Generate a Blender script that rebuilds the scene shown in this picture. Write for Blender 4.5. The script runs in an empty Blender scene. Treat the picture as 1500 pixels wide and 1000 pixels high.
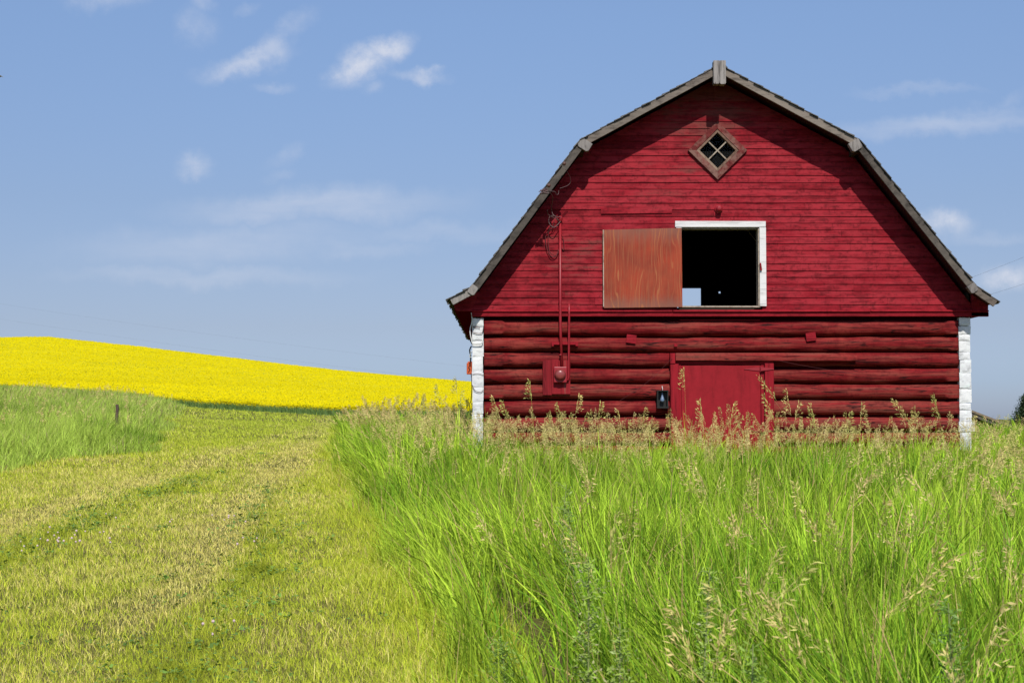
import bpy, math, random
import numpy as np
from mathutils import Vector, Matrix

SC = bpy.context.scene
COL = SC.collection
random.seed(7)
RNG = np.random.default_rng(11)

# ------------------------------------------------------------------ camera
CAMZ = 1.6
F = 2400.0                      # focal length in photo pixels (1500 wide)
PITCH = math.atan(120.0 / F)    # horizon lies at y = 620 of 1000
cam_d = bpy.data.cameras.new("camera")
cam_d.sensor_width = 36.0
cam_d.lens = 36.0 * F / 1500.0
cam_d.clip_start = 0.1
cam_d.clip_end = 5000.0
cam_d.dof.use_dof = True
cam_d.dof.focus_distance = 27.0
cam_d.dof.aperture_fstop = 15.0
cam = bpy.data.objects.new("camera", cam_d)
COL.objects.link(cam)
cam.location = (0, 0, CAMZ)
cam.rotation_euler = (math.pi / 2 + PITCH, 0, 0)
SC.camera = cam

# ------------------------------------------------------------------ light
SUN_EL = math.radians(44.5)
SUN_DX = 0.08
SC.view_settings.view_transform = 'Standard'
SC.view_settings.look = 'None'
SC.view_settings.exposure = 0.4
SC.view_settings.gamma = 1.0
sun_d = bpy.data.lights.new("sun", 'SUN')
sun_d.energy = 3.3
sun_d.angle = math.radians(0.5)
sun_d.color = (1.0, 0.955, 0.88)
sun = bpy.data.objects.new("sun", sun_d)
COL.objects.link(sun)
sun.location = (4, -20, 30)
_dir = Vector((-SUN_DX, 1.0, -math.tan(SUN_EL)))
sun.rotation_euler = _dir.to_track_quat('-Z', 'Y').to_euler()


def ray(px, py):
    x = (px - 750.0) / F
    u = (500.0 - py) / F
    return (x, math.cos(PITCH) - u * math.sin(PITCH), math.sin(PITCH) + u * math.cos(PITCH))


def P(px, py, Y):
    d = ray(px, py)
    k = Y / d[1]
    return (d[0] * k, Y, CAMZ + d[2] * k)


class NT:
    """small node-tree helper"""
    def __init__(self, tree):
        self.t = tree
        self.n = tree.nodes
        self.l = tree.links

    def add(self, kind, **kw):
        n = self.n.new(kind)
        for k, v in kw.items():
            if k == 'ins':
                for a, b in v.items():
                    self.put(n.inputs[a], b)
            else:
                setattr(n, k, v)
        return n

    def put(self, sock, v):
        if isinstance(v, bpy.types.NodeSocket):
            self.l.new(v, sock)
        else:
            sock.default_value = v

    def math(self, op, a, b=0.0, c=0.0, clamp=False):
        n = self.n.new('ShaderNodeMath')
        n.operation = op
        n.use_clamp = clamp
        self.put(n.inputs[0], a)
        self.put(n.inputs[1], b)
        self.put(n.inputs[2], c)
        return n.outputs[0]

    def noise(self, vec, scale, detail=4.0, rough=0.55, dist=0.0):
        n = self.n.new('ShaderNodeTexNoise')
        if vec is not None:
            self.l.new(vec, n.inputs['Vector'])
        n.inputs['Scale'].default_value = scale
        n.inputs['Detail'].default_value = detail
        n.inputs['Roughness'].default_value = rough
        n.inputs['Distortion'].default_value = dist
        return n.outputs['Fac']

    def mapping(self, vec, scale=(1, 1, 1), loc=(0, 0, 0), rot=(0, 0, 0), kind='POINT'):
        n = self.n.new('ShaderNodeMapping')
        n.vector_type = kind
        self.l.new(vec, n.inputs['Vector'])
        n.inputs['Location'].default_value = loc
        n.inputs['Rotation'].default_value = rot
        n.inputs['Scale'].default_value = scale
        return n.outputs[0]

    def step(self, v, a, b, lo=0.0, hi=1.0):
        n = self.n.new('ShaderNodeMapRange')
        n.interpolation_type = 'SMOOTHSTEP'
        self.put(n.inputs[0], v)
        n.inputs[1].default_value = a
        n.inputs[2].default_value = b
        n.inputs[3].default_value = lo
        n.inputs[4].default_value = hi
        return n.outputs[0]

    def mix(self, f, a, b, blend='MIX'):
        n = self.n.new('ShaderNodeMix')
        n.data_type = 'RGBA'
        n.blend_type = blend
        n.clamp_factor = True
        self.put(n.inputs[0], f)
        for s, v in ((n.inputs[6], a), (n.inputs[7], b)):
            if isinstance(v, tuple) and len(v) == 3:
                v = v + (1.0,)
            self.put(s, v)
        return n.outputs[2]

    def attr(self, name, out='Fac'):
        n = self.n.new('ShaderNodeAttribute')
        n.attribute_name = name
        return n.outputs[out]


# ------------------------------------------------------------------ sky
def build_world():
    w = bpy.data.worlds.new("World")
    SC.world = w
    w.use_nodes = True
    t = NT(w.node_tree)
    t.n.clear()
    sky = t.add('ShaderNodeTexSky')
    sky.sky_type = 'NISHITA'
    sky.sun_disc = False
    sky.sun_elevation = SUN_EL
    sky.sun_rotation = math.pi
    sky.altitude = 700.0
    sky.air_density = 1.0
    sky.dust_density = 1.0
    sky.ozone_density = 2.5
    tc = t.add('ShaderNodeTexCoord')
    g = tc.outputs['Generated']
    sep = t.add('ShaderNodeSeparateXYZ', ins={0: g})
    y = t.math('MAXIMUM', sep.outputs[1], 0.05)
    u = t.math('DIVIDE', sep.outputs[0], y)
    v = t.math('DIVIDE', sep.outputs[2], y)
    uv = t.add('ShaderNodeCombineXYZ', ins={0: u, 1: v, 2: 0.0}).outputs[0]
    nz = t.add('ShaderNodeTexNoise')
    t.l.new(uv, nz.inputs['Vector'])
    nz.inputs['Scale'].default_value = 26.0
    nz.inputs['Detail'].default_value = 7.0
    nz.inputs['Roughness'].default_value = 0.62
    off = t.add('ShaderNodeVectorMath', operation='SUBTRACT')
    t.l.new(nz.outputs['Color'], off.inputs[0])
    off.inputs[1].default_value = (0.5, 0.5, 0.5)
    sc = t.add('ShaderNodeVectorMath', operation='SCALE')
    t.l.new(off.outputs[0], sc.inputs[0])
    sc.inputs[3].default_value = 0.030
    addv = t.add('ShaderNodeVectorMath', operation='ADD')
    t.l.new(uv, addv.inputs[0])
    t.l.new(sc.outputs[0], addv.inputs[1])
    wuv = addv.outputs[0]
    fine = t.noise(uv, 85.0, 8.0, 0.66)
    streak = t.noise(t.mapping(uv, (1.0, 5.0, 1.0)), 22.0, 6.0, 0.6)
    # cumulus puffs: px, py, half width, half height, tilt (deg, + = rising to the right), strength
    puffs = [(530, 98, 40, 20, 28, 1.0), (570, 72, 30, 16, 25, 1.0), (500, 108, 22, 12, 0, .7), (615, 112, 34, 8, -4, .6), (640, 110, 14, 6, 20, .5),
             (358, 93, 52, 14, 14, .72), (395, 78, 26, 18, 35, .55), (428, 46, 34, 14, 40, .3), (290, 42, 22, 24, -20, .3),
             (300, 5, 16, 14, 0, .3), (150, 2, 50, 14, 0, .35), (365, 10, 14, 8, 0, .25), (283, 241, 22, 15, 10, .5), (415, 226, 26, 9, 25, .22), (408, 254, 16, 9, 15, .18),
             (400, 130, 26, 9, 0, .32), (1382, 328, 30, 16, -5, .85), (1474, 408, 36, 17, 12, .95), (540, 132, 12, 10, 0, .3)]
    wisps = [(460, 300, 170, 22, 2, .46), (500, 296, 80, 12, 0, .22), (330, 355, 190, 26, 3, .3), (300, 402, 170, 13, 0, .3), (640, 335, 120, 14, 0, .2), (520, 360, 100, 12, 0, .2),
             (1390, 178, 150, 14, 7, .4), (1440, 165, 60, 12, 10, .3), (1450, 348, 75, 8, 3, .16), (1345, 130, 70, 6, 2, .22), (1480, 140, 20, 8, 20, .15)]

    def total(lst, vec):
        acc = None
        for (px, py, hw, hh, rot, s) in lst:
            d = ray(px, py)
            m = t.mapping(vec, (hw / F * 1.75, hh / F * 1.75, 1.0), (d[0] / d[1], d[2] / d[1], 0.0), (0, 0, math.radians(rot)), 'TEXTURE')
            ln = t.add('ShaderNodeVectorMath', operation='LENGTH')
            t.l.new(m, ln.inputs[0])
            q = t.step(ln.outputs['Value'], 0.0, 1.0, s, 0.0)
            acc = q if acc is None else t.math('MAXIMUM', acc, q)
        return acc
    a = total(puffs, wuv)
    b = total(wisps, wuv)
    fa = t.math('MULTIPLY', a, t.step(fine, 0.3, 0.66, 0.5, 1.08))
    fb = t.math('MULTIPLY', b, t.step(streak, 0.2, 0.75, 0.6, 1.1))
    dens = t.math('MULTIPLY', t.math('ADD', t.math('MULTIPLY', fa, 0.86), t.math('MULTIPLY', fb, 0.95)), t.step(sep.outputs[1], 0.02, 0.2))
    dens = t.math('MINIMUM', dens, 0.9)
    # a little of the summer haze that whitens the low sky comes with the Nishita dust; tint towards the photo's blue
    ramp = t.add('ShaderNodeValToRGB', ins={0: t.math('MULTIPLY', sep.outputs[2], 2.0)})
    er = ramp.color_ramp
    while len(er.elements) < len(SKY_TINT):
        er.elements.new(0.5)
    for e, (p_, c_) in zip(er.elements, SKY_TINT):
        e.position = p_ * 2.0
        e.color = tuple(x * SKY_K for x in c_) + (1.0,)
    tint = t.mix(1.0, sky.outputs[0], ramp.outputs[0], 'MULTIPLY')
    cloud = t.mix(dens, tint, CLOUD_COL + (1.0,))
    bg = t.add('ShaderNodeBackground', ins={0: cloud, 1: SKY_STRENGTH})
    out = t.add('ShaderNodeOutputWorld')
    t.l.new(bg.outputs[0], out.inputs[0])


# air colour by height: tinted deeper and less white towards the horizon; unseen upper sky brightened as added fill
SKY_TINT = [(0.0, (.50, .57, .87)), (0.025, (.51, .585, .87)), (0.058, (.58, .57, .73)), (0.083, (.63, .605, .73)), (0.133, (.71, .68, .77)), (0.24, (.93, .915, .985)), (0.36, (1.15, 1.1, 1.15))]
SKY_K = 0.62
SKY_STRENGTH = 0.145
CLOUD_COL = (3.5, 3.7, 4.25)
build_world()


# ------------------------------------------------------------------ mesh helpers
class M:
    def __init__(self):
        self.v = []
        self.f = []
        self.r = []

    def add(self, verts, faces, r=None):
        b = len(self.v)
        self.v += [tuple(p) for p in verts]
        if r is None:
            r = random.random()
        for f in faces:
            self.f.append(tuple(i + b for i in f))
            self.r.append(r)

    def box(self, x0, x1, y0, y1, z0, z1, r=None, jit=0.0):
        j = lambda: random.uniform(-jit, jit)
        v = [(x + j(), y + j(), z + j()) for x in (x0, x1) for y in (y0, y1) for z in (z0, z1)]
        f = [(0, 1, 3, 2), (4, 6, 7, 5), (0, 4, 5, 1), (2, 3, 7, 6), (0, 2, 6, 4), (1, 5, 7, 3)]
        self.add(v, f, r)

    def prism(self, poly, y0, y1, r=None):
        """polygon in X,Z (counter clockwise seen from -Y) extruded from y0 to y1"""
        n = len(poly)
        v = [(p[0], y0, p[1]) for p in poly] + [(p[0], y1, p[1]) for p in poly]
        f = [tuple(range(n)), tuple(range(2 * n - 1, n - 1, -1))]
        for i in range(n):
            k = (i + 1) % n
            f.append((i, i + n, k + n, k))
        self.add(v, f, r)

    def tube(self, pts, rad, n=8, r=None, cap=True):
        pts = [Vector(p) for p in pts]
        if not isinstance(rad, (list, tuple)):
            rad = [rad] * len(pts)
        v, f = [], []
        up = Vector((0.13, 0.31, 0.94))
        for i, p in enumerate(pts):
            a = pts[max(0, i - 1)]
            b = pts[min(len(pts) - 1, i + 1)]
            d = (b - a).normalized()
            s = d.cross(up)
            if s.length < 1e-3:
                s = d.cross(Vector((1, 0, 0)))
            s.normalize()
            q = s.cross(d)
            for k in range(n):
                an = 2 * math.pi * k / n
                v.append(p + (s * math.cos(an) + q * math.sin(an)) * rad[i])
        for i in range(len(pts) - 1):
            for k in range(n):
                k2 = (k + 1) % n
                f.append((i * n + k, i * n + k2, (i + 1) * n + k2, (i + 1) * n + k))
        if cap:
            f.append(tuple(range(n - 1, -1, -1)))
            f.append(tuple(range((len(pts) - 1) * n, len(pts) * n)))
        self.add(v, f, r)

    def lathe(self, prof, centre, axis='Z', n=20, r=None):
        v, f = [], []
        for (rad, h) in prof:
            for k in range(n):
                a = 2 * math.pi * k / n
                c, s = rad * math.cos(a), rad * math.sin(a)
                if axis == 'Z':
                    v.append((centre[0] + c, centre[1] + s, centre[2] + h))
                else:       # pointing to -Y
                    v.append((centre[0] + c, centre[1] - h, centre[2] + s))
        for i in range(len(prof) - 1):
            for k in range(n):
                k2 = (k + 1) % n
                f.append((i * n + k, i * n + k2, (i + 1) * n + k2, (i + 1) * n + k))
        f.append(tuple(range(n - 1, -1, -1)))
        f.append(tuple(range((len(prof) - 1) * n, len(prof) * n)))
        self.add(v, f, r)


def world_loc(o):
    p = Vector((0, 0, 0))
    while o is not None:
        p = p + o.location
        o = o.parent
    return p


def tag(o, label=None, cat=None, group=None, kind=None):
    if label:
        o['label'] = label
    if cat:
        o['category'] = cat
    if group:
        o['group'] = group
    if kind:
        o['kind'] = kind
    return o


def empty(name, loc, label, cat, group=None):
    o = bpy.data.objects.new(name, None)
    o.empty_display_size = 0.3
    o.location = loc
    COL.objects.link(o)
    return tag(o, label, cat, group)


def obj(name, m, mat, parent=None, origin=None, bevel=0.0, smooth=False, seg=2):
    """M (world coordinates) -> one mesh object"""
    base = world_loc(parent) if parent else Vector((0, 0, 0))
    o0 = Vector(origin) if origin else base
    me = bpy.data.meshes.new(name)
    me.from_pydata([tuple(Vector(p) - o0) for p in m.v], [], m.f)
    me.validate()
    if len(me.polygons) == len(m.r):
        at = me.attributes.new('rnd', 'FLOAT', 'FACE')
        at.data.foreach_set('value', np.array(m.r, np.float32))
    if smooth:
        me.polygons.foreach_set('use_smooth', np.ones(len(me.polygons), bool))
    me.materials.append(mat)
    o = bpy.data.objects.new(name, me)
    COL.objects.link(o)
    if parent:
        o.parent = parent
    o.location = o0 - base
    if bevel:
        b = o.modifiers.new('bevel', 'BEVEL')
        b.width = bevel
        b.segments = seg
        b.limit_method = 'ANGLE'
        b.angle_limit = math.radians(40)
    return o


def np_mesh(name, V, loops, sizes, mat, col=None, smooth=False, parent=None, origin=None):
    """fast mesh from numpy arrays, world coordinates; col = per-vertex base colour"""
    me = bpy.data.meshes.new(name)
    V = np.asarray(V, np.float32)
    if origin is not None:
        V = V - np.asarray(origin, np.float32)
    me.vertices.add(len(V))
    me.vertices.foreach_set('co', V.ravel())
    loops = np.asarray(loops, np.int32).ravel()
    sizes = np.asarray(sizes, np.int32)
    me.loops.add(len(loops))
    me.loops.foreach_set('vertex_index', loops)
    me.polygons.add(len(sizes))
    st = np.zeros(len(sizes), np.int32)
    st[1:] = np.cumsum(sizes)[:-1]
    me.polygons.foreach_set('loop_start', st)
    me.polygons.foreach_set('loop_total', sizes)
    if smooth:
        me.polygons.foreach_set('use_smooth', np.ones(len(sizes), bool))
    if col is not None:
        at = me.attributes.new('tone', 'FLOAT_COLOR', 'POINT')
        c4 = np.ones((len(V), 4), np.float32)
        c4[:, :3] = col
        at.data.foreach_set('color', c4.ravel())
    me.update(calc_edges=True)
    me.materials.append(mat)
    o = bpy.data.objects.new(name, me)
    COL.objects.link(o)
    if parent is not None:
        o.parent = parent
    elif origin is not None:
        o.location = origin
    return o


def vnoise(x, y, scale, seed):
    """value noise 0..1 on numpy arrays"""
    r = np.random.default_rng(seed)
    tab = r.random((256, 256))
    x = x / scale + 1000.0
    y = y / scale + 1000.0
    xi, yi = np.floor(x).astype(int), np.floor(y).astype(int)
    fx, fy = x - xi, y - yi
    fx, fy = fx * fx * (3 - 2 * fx), fy * fy * (3 - 2 * fy)
    a, b = tab[xi % 256, yi % 256], tab[(xi + 1) % 256, yi % 256]
    c, d = tab[xi % 256, (yi + 1) % 256], tab[(xi + 1) % 256, (yi + 1) % 256]
    return (a * (1 - fx) + b * fx) * (1 - fy) + (c * (1 - fx) + d * fx) * fy


def sstep(x, a, b):
    t = np.clip((x - a) / (b - a), 0, 1)
    return t * t * (3 - 2 * t)


# ------------------------------------------------------------------ terrain
_PX_B = np.array([-400, 0, 170, 300, 500, 700, 1000, 1500, 1900.])
_BY = np.array([108, 100, 95, 88, 80, 80, 80, 80, 80.])
_BPY = np.array([560, 573, 584, 599, 610, 613, 625, 636, 640.])
_PX_S = np.array([-600, -200, 0, 70, 200, 350, 500, 700, 1000, 1480, 1900.])
_SPY = np.array([520, 503, 499, 498, 512, 530, 548, 565, 590, 615, 622.])
YS = 260.0


def edgeY(r):
    return np.interp(750 + F * r, _PX_B, _BY)


def terrain(X, Y):
    X = np.asarray(X, float)
    Y = np.asarray(Y, float)
    r = np.clip(X / np.maximum(Y, 6.0), -0.6, 0.6)
    px = 750 + F * r
    bY = np.interp(px, _PX_B, _BY)
    zb = CAMZ + (620 - np.interp(px, _PX_B, _BPY)) / F * bY
    zs = CAMZ + (620 - np.interp(px, _PX_S, _SPY)) / F * YS
    near = 0.0263 * np.maximum(Y, -40)
    n2 = 0.0263 * np.minimum(np.maximum(Y, -40), bY) + (zb - 0.0263 * bY) * sstep(Y, 30, bY)
    t = np.clip((Y - bY) / (YS - bY), 0, 1)
    mid = zb + (zs - zb) * (t * 1.18 - 0.18 * t * t)
    z = np.where(Y <= bY, np.where(Y < 30, near, n2), mid)
    z = np.where(Y > YS, zs - (Y - YS) * 0.012 - ((Y - YS) * 0.0035) ** 2, z)
    z = z + (vnoise(X, Y, 3.1, 5) - 0.5) * 0.05 * sstep(Y, 4, 9)
    return z


# path geometry: edge between tall grass (right) and mown path (left)
def edgeX(Y):
    base = np.where(Y < 36, 0.95 - 0.13 * Y, 0.95 - 0.13 * 36 - 0.10 * (Y - 36))
    return base + (vnoise(Y * 0 + 3.0, Y, 2.3, 9) - 0.5) * 0.5 + (vnoise(Y * 0 + 3.0, Y, 0.6, 10) - 0.5) * 0.25


def leftX(Y):
    """tall grass on the far left lies left of this line"""
    a = np.where(Y < 37, -8.75 + 0.094 * (Y - 28), -8.4 - 0.185 * (Y - 37))
    a = np.where(Y < 27, -8.84 - (27 - Y) * 0.5, a)
    return a + (vnoise(Y * 0 + 7.0, Y, 2.0, 19) - 0.5) * 1.5


# ------------------------------------------------------------------ materials
def new_mat(name):
    m = bpy.data.materials.new(name)
    m.use_nodes = True
    t = NT(m.node_tree)
    t.n.clear()
    out = t.add('ShaderNodeOutputMaterial')
    b = t.add('ShaderNodeBsdfPrincipled')
    t.l.new(b.outputs[0], out.inputs[0])
    return m, t, b, out


def plain(name, c, rough=0.6, metal=0.0, var=0.15, spec=0.3):
    m, t, b, o = new_mat(name)
    tc = t.add('ShaderNodeTexCoord').outputs['Object']
    n = t.noise(tc, 9.0, 5.0)
    d = tuple(x * (1 - var) for x in c)
    e = tuple(min(1, x * (1 + var)) for x in c)
    t.put(b.inputs['Base Color'], t.mix(n, d, e))
    b.inputs['Roughness'].default_value = rough
    b.inputs['Metallic'].default_value = metal
    b.inputs['Specular IOR Level'].default_value = spec
    return m


def wood_paint(name, c_dark, c_light, c_bare, wear, stretch=(0.9, 4, 28), spots=(), bump=0.35, rough=0.78, fade=None, dirt=0.5, cracks=None, mottle=0.0):
    """painted boards: grain along the long axis, paint worn through to bare wood in places.
    wear: threshold shift (higher = more bare wood). spots: (x,y,z,radius,amount) in object coordinates"""
    m, t, b, o = new_mat(name)
    tc = t.add('ShaderNodeTexCoord').outputs['Object']
    grain = t.noise(t.mapping(tc, stretch), 1.6, 9.0, 0.68, 0.4)
    streak = t.noise(t.mapping(tc, tuple(s * 0.35 for s in stretch)), 2.1, 6.0, 0.6, 0.2)
    blotch = t.noise(tc, 0.9, 6.0, 0.6)
    fine = t.noise(tc, 34.0, 5.0, 0.6)
    rnd = t.attr('rnd')
    f = t.math('ADD', t.math('MULTIPLY', grain, 0.65), t.math('MULTIPLY', rnd, 0.26))
    f = t.math('ADD', f, t.math('MULTIPLY', blotch, 0.4))
    col = t.mix(t.step(f, 0.4, 0.92), c_dark, c_light)
    if fade:
        col = t.mix(t.math('MULTIPLY', t.step(t.math('ADD', streak, t.math('MULTIPLY', rnd, 0.2)), 0.46, 0.72), 0.85), col, fade)
    if mottle and fade:
        col = t.mix(t.step(t.noise(t.mapping(tc, (1.6, 1, 0.7)), 1.0, 5.0, 0.6), 0.5, 0.68, 0.0, 0.55), col, tuple(x * k for x, k in zip(fade, (1.06, 1.0, 0.98))))
    if mottle:
        m1 = t.noise(t.mapping(tc, (7, 4, 11)), 1.0, 6.0, 0.65, 0.6)
        m2 = t.noise(t.mapping(tc, (26, 4, 14)), 1.0, 4.0, 0.6)
        mm = t.math('ADD', t.math('MULTIPLY', m1, 0.7), t.math('MULTIPLY', m2, 0.3))
        col = t.mix(t.step(mm, 0.36, 0.52, 0.68 * mottle, 0.0), col, tuple(x * 0.62 for x in c_dark))
        col = t.mix(t.step(mm, 0.52, 0.68, 0.0, 0.5 * mottle), col, tuple(x * k for x, k in zip(c_light, (1.2, 1.8, 1.5))))
    w = t.math('ADD', t.math('MULTIPLY', streak, 0.8), t.math('ADD', t.math('MULTIPLY', grain, 0.45), t.math('MULTIPLY', rnd, 0.16)))
    for (sx, sy, sz, rad, amt) in spots:
        mp = t.mapping(tc, (rad, rad * 4, rad * 0.6), (sx, sy, sz), (0, 0, 0), 'TEXTURE')
        ln = t.add('ShaderNodeVectorMath', operation='LENGTH')
        t.l.new(mp, ln.inputs[0])
        w = t.math('ADD', w, t.step(ln.outputs['Value'], 0.1, 1.0, amt, 0.0))
    wm = t.step(w, 0.96 - wear, 1.24 - wear)
    col = t.mix(t.math('MULTIPLY', wm, 0.72), col, t.mix(grain, tuple(x * 0.55 for x in c_bare), tuple(x * 1.35 for x in c_bare)))
    # dark dirt in the grain
    dm = t.step(grain, 0.36, 0.5, dirt, 0.0)
    col = t.mix(dm, col, tuple(x * 0.35 for x in c_dark))
    if cracks:
        ck = t.noise(t.mapping(tc, cracks), 1.0, 4.0, 0.5, 0.3)
        ckm = t.step(t.math('ABSOLUTE', t.math('SUBTRACT', ck, 0.47)), 0.006, 0.018, 1.0, 0.0)
        ckm = t.math('MULTIPLY', ckm, t.step(t.noise(tc, 1.3, 3.0), 0.40, 0.5))
        col = t.mix(t.math('MULTIPLY', ckm, 0.85), col, (0.012, 0.003, 0.003))
    t.put(b.inputs['Base Color'], col)
    b.inputs['Roughness'].default_value = rough
    b.inputs['Specular IOR Level'].default_value = 0.15
    bp = t.add('ShaderNodeBump')
    bp.inputs['Strength'].default_value = bump
    bp.inputs['Distance'].default_value = 0.010
    t.put(bp.inputs['Height'], t.math('ADD', t.math('MULTIPLY', grain, 0.8), t.math('MULTIPLY', fine, 0.25)))
    t.l.new(bp.outputs[0], b.inputs['Normal'])
    return m


def leaf_mat(name, transl=0.35, gloss=0.25, rough=0.45, mul=(1, 1, 1)):
    m = bpy.data.materials.new(name)
    m.use_nodes = True
    t = NT(m.node_tree)
    t.n.clear()
    out = t.add('ShaderNodeOutputMaterial')
    c = t.attr('tone', 'Color')
    b = t.add('ShaderNodeBsdfPrincipled', ins={'Base Color': c, 'Roughness': rough, 'Specular IOR Level': gloss})
    tr = t.add('ShaderNodeBsdfTranslucent')
    t.put(tr.inputs[0], t.mix(1.0, c, (1.15, 1.1, 0.5), 'MULTIPLY'))
    mx = t.add('ShaderNodeMixShader')
    mx.inputs[0].default_value = transl
    t.l.new(b.outputs[0], mx.inputs[1])
    t.l.new(tr.outputs[0], mx.inputs[2])
    t.l.new(mx.outputs[0], out.inputs[0])
    return m


RED_D, RED_L = (0.15, 0.0034, 0.0085), (0.268, 0.0066, 0.0155)
BARE = (0.105, 0.04, 0.03)
MAT = {}
MAT['siding'] = wood_paint('red_siding_paint', RED_D, RED_L, BARE, 0.08, stretch=(2.0, 4, 13), dirt=0.5, mottle=1.0, spots=[(-0.1, -0.05, 6.5, 2.0, .36), (-.3, -.05, 5.6, 1.3, .22), (-2.5, -0.05, 3.9, 1.5, .24), (-2.9, -0.05, 3.0, 1.6, .2), (.9, -.05, 3.4, .7, .16), (-1.2, -.05, 5.0, 1.2, .16), (2.6, -.05, 3.1, 1.6, .12)], fade=(0.315, 0.021, 0.031))
MAT['log'] = wood_paint('red_log_paint', (0.115, 0.0035, 0.0055), (0.25, 0.010, 0.0135), (0.12, 0.048, 0.032), 0.30, stretch=(1.1, 12, 22), bump=1.0, mottle=0.8, fade=(0.26, 0.040, 0.030), dirt=0.7, cracks=(0.55, 3, 9))
MAT['red_trim'] = wood_paint('red_trim_paint', (0.17, 0.005, 0.010), (0.33, 0.012, 0.022), (0.13, 0.05, 0.035), 0.10, stretch=(1.2, 6, 20), bump=0.4, mottle=0.7)
MAT['red_trim_up'] = wood_paint('red_upright_paint', (0.16, 0.005, 0.010), (0.31, 0.011, 0.020), (0.16, 0.09, 0.06), 0.03, stretch=(14, 6, 0.8), bump=0.3)
MAT['door_red'] = wood_paint('red_door_paint', (0.22, 0.007, 0.012), (0.30, 0.011, 0.019), (0.13, 0.05, 0.035), -0.1, stretch=(5, 5, 0.9), bump=0.15, rough=0.6, dirt=0.2, mottle=0.35)
MAT['core'] = plain('dark_red_chinking', (0.05, 0.004, 0.006), 1.0, 0, .15, 0.0)
MAT['white'] = wood_paint('white_trim_paint', (0.50, 0.49, 0.48), (0.72, 0.71, 0.70), (0.32, 0.28, 0.25), 0.0, stretch=(1.2, 4, 14), bump=0.3, dirt=0.35)
MAT['white_log'] = wood_paint('white_log_end_paint', (0.62, 0.63, 0.64), (0.75, 0.75, 0.74), (0.4, 0.37, 0.34), -0.06, stretch=(3, 3, 6), bump=0.7, dirt=0.4, mottle=0.3)
MAT['grey_wood'] = wood_paint('weathered_grey_wood', (0.10, 0.08, 0.066), (0.225, 0.19, 0.158), (0.19, 0.155, 0.12), 0.1, stretch=(2.2, 5, 9), bump=0.5)
MAT['grey_block'] = wood_paint('pale_weathered_block', (0.15, 0.135, 0.125), (0.31, 0.285, 0.265), (0.24, 0.22, 0.20), 0.1, stretch=(14, 5, 2), bump=0.5)
MAT['dark_wood'] = wood_paint('dark_weathered_wood', (0.06, 0.052, 0.045), (0.17, 0.145, 0.12), (0.36, 0.22, 0.08), 0.05, stretch=(3, 4, 4), bump=0.6, spots=[(-.9, -.8, 5.6, .5, .2)])
MAT['shingle'] = wood_paint('old_cedar_shingle', (0.055, 0.053, 0.052), (0.16, 0.15, 0.14), (0.2, 0.17, 0.14), 0.0, stretch=(8, 12, 8), bump=0.6)
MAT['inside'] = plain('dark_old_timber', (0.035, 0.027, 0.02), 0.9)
MAT['window_wood'] = wood_paint('worn_window_wood', (0.15, 0.085, 0.06), (0.28, 0.20, 0.145), (0.30, 0.23, 0.17), 0.12, stretch=(8, 8, 8), bump=0.4)
MAT['red_window'] = wood_paint('worn_red_casing', (0.11, 0.016, 0.015), (0.20, 0.035, 0.032), (0.20, 0.135, 0.105), 0.42, stretch=(7, 7, 7), bump=0.4)
MAT['bare_wood'] = wood_paint('bare_grey_stick', (0.25, 0.20, 0.15), (0.42, 0.36, 0.29), (0.35, 0.3, 0.25), 0.1, stretch=(9, 9, 9), bump=0.4)
MAT['wire_grey'] = plain('grey_wire', (0.13, 0.08, 0.08), 0.6)
MAT['wire_dark'] = plain('dark_red_wire', (0.10, 0.02, 0.022), 0.6)
MAT['red_metal'] = plain('red_painted_metal', (0.27, 0.010, 0.018), 0.45, 0.0, 0.2, 0.45)
MAT['white_wire'] = plain('white_cable', (0.62, 0.62, 0.60), 0.5)
MAT['orange'] = plain('orange_plastic', (0.50, 0.085, 0.022), 0.5)
MAT['black_metal'] = plain('blackened_metal', (0.02, 0.02, 0.018), 0.5, 0.3)
MAT['brown_wood'] = wood_paint('brown_shed_boards', (0.06, 0.038, 0.026), (0.14, 0.09, 0.06), (0.2, 0.15, 0.1), 0.1, stretch=(10, 4, 1), bump=0.4)
MAT['post_wood'] = wood_paint('old_post_wood', (0.045, 0.03, 0.024), (0.13, 0.09, 0.07), (0.2, 0.15, 0.1), 0.1, stretch=(12, 12, 1.5), bump=0.5)


def glass_mat():
    m, t, b, o = new_mat('dim_glass')
    tr = t.add('ShaderNodeBsdfTransparent')
    tr.inputs[0].default_value = (0.75, 0.8, 0.8, 1)
    gl = t.add('ShaderNodeBsdfGlossy')
    gl.inputs['Roughness'].default_value = 0.12
    gl.inputs['Color'].default_value = (0.8, 0.85, 0.9, 1)
    mx = t.add('ShaderNodeMixShader')
    mx.inputs[0].default_value = 0.003
    t.l.new(tr.outputs[0], mx.inputs[1])
    t.l.new(gl.outputs[0], mx.inputs[2])
    t.l.new(mx.outputs[0], o.inputs[0])
    return m


MAT['glass'] = glass_mat()


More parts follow.
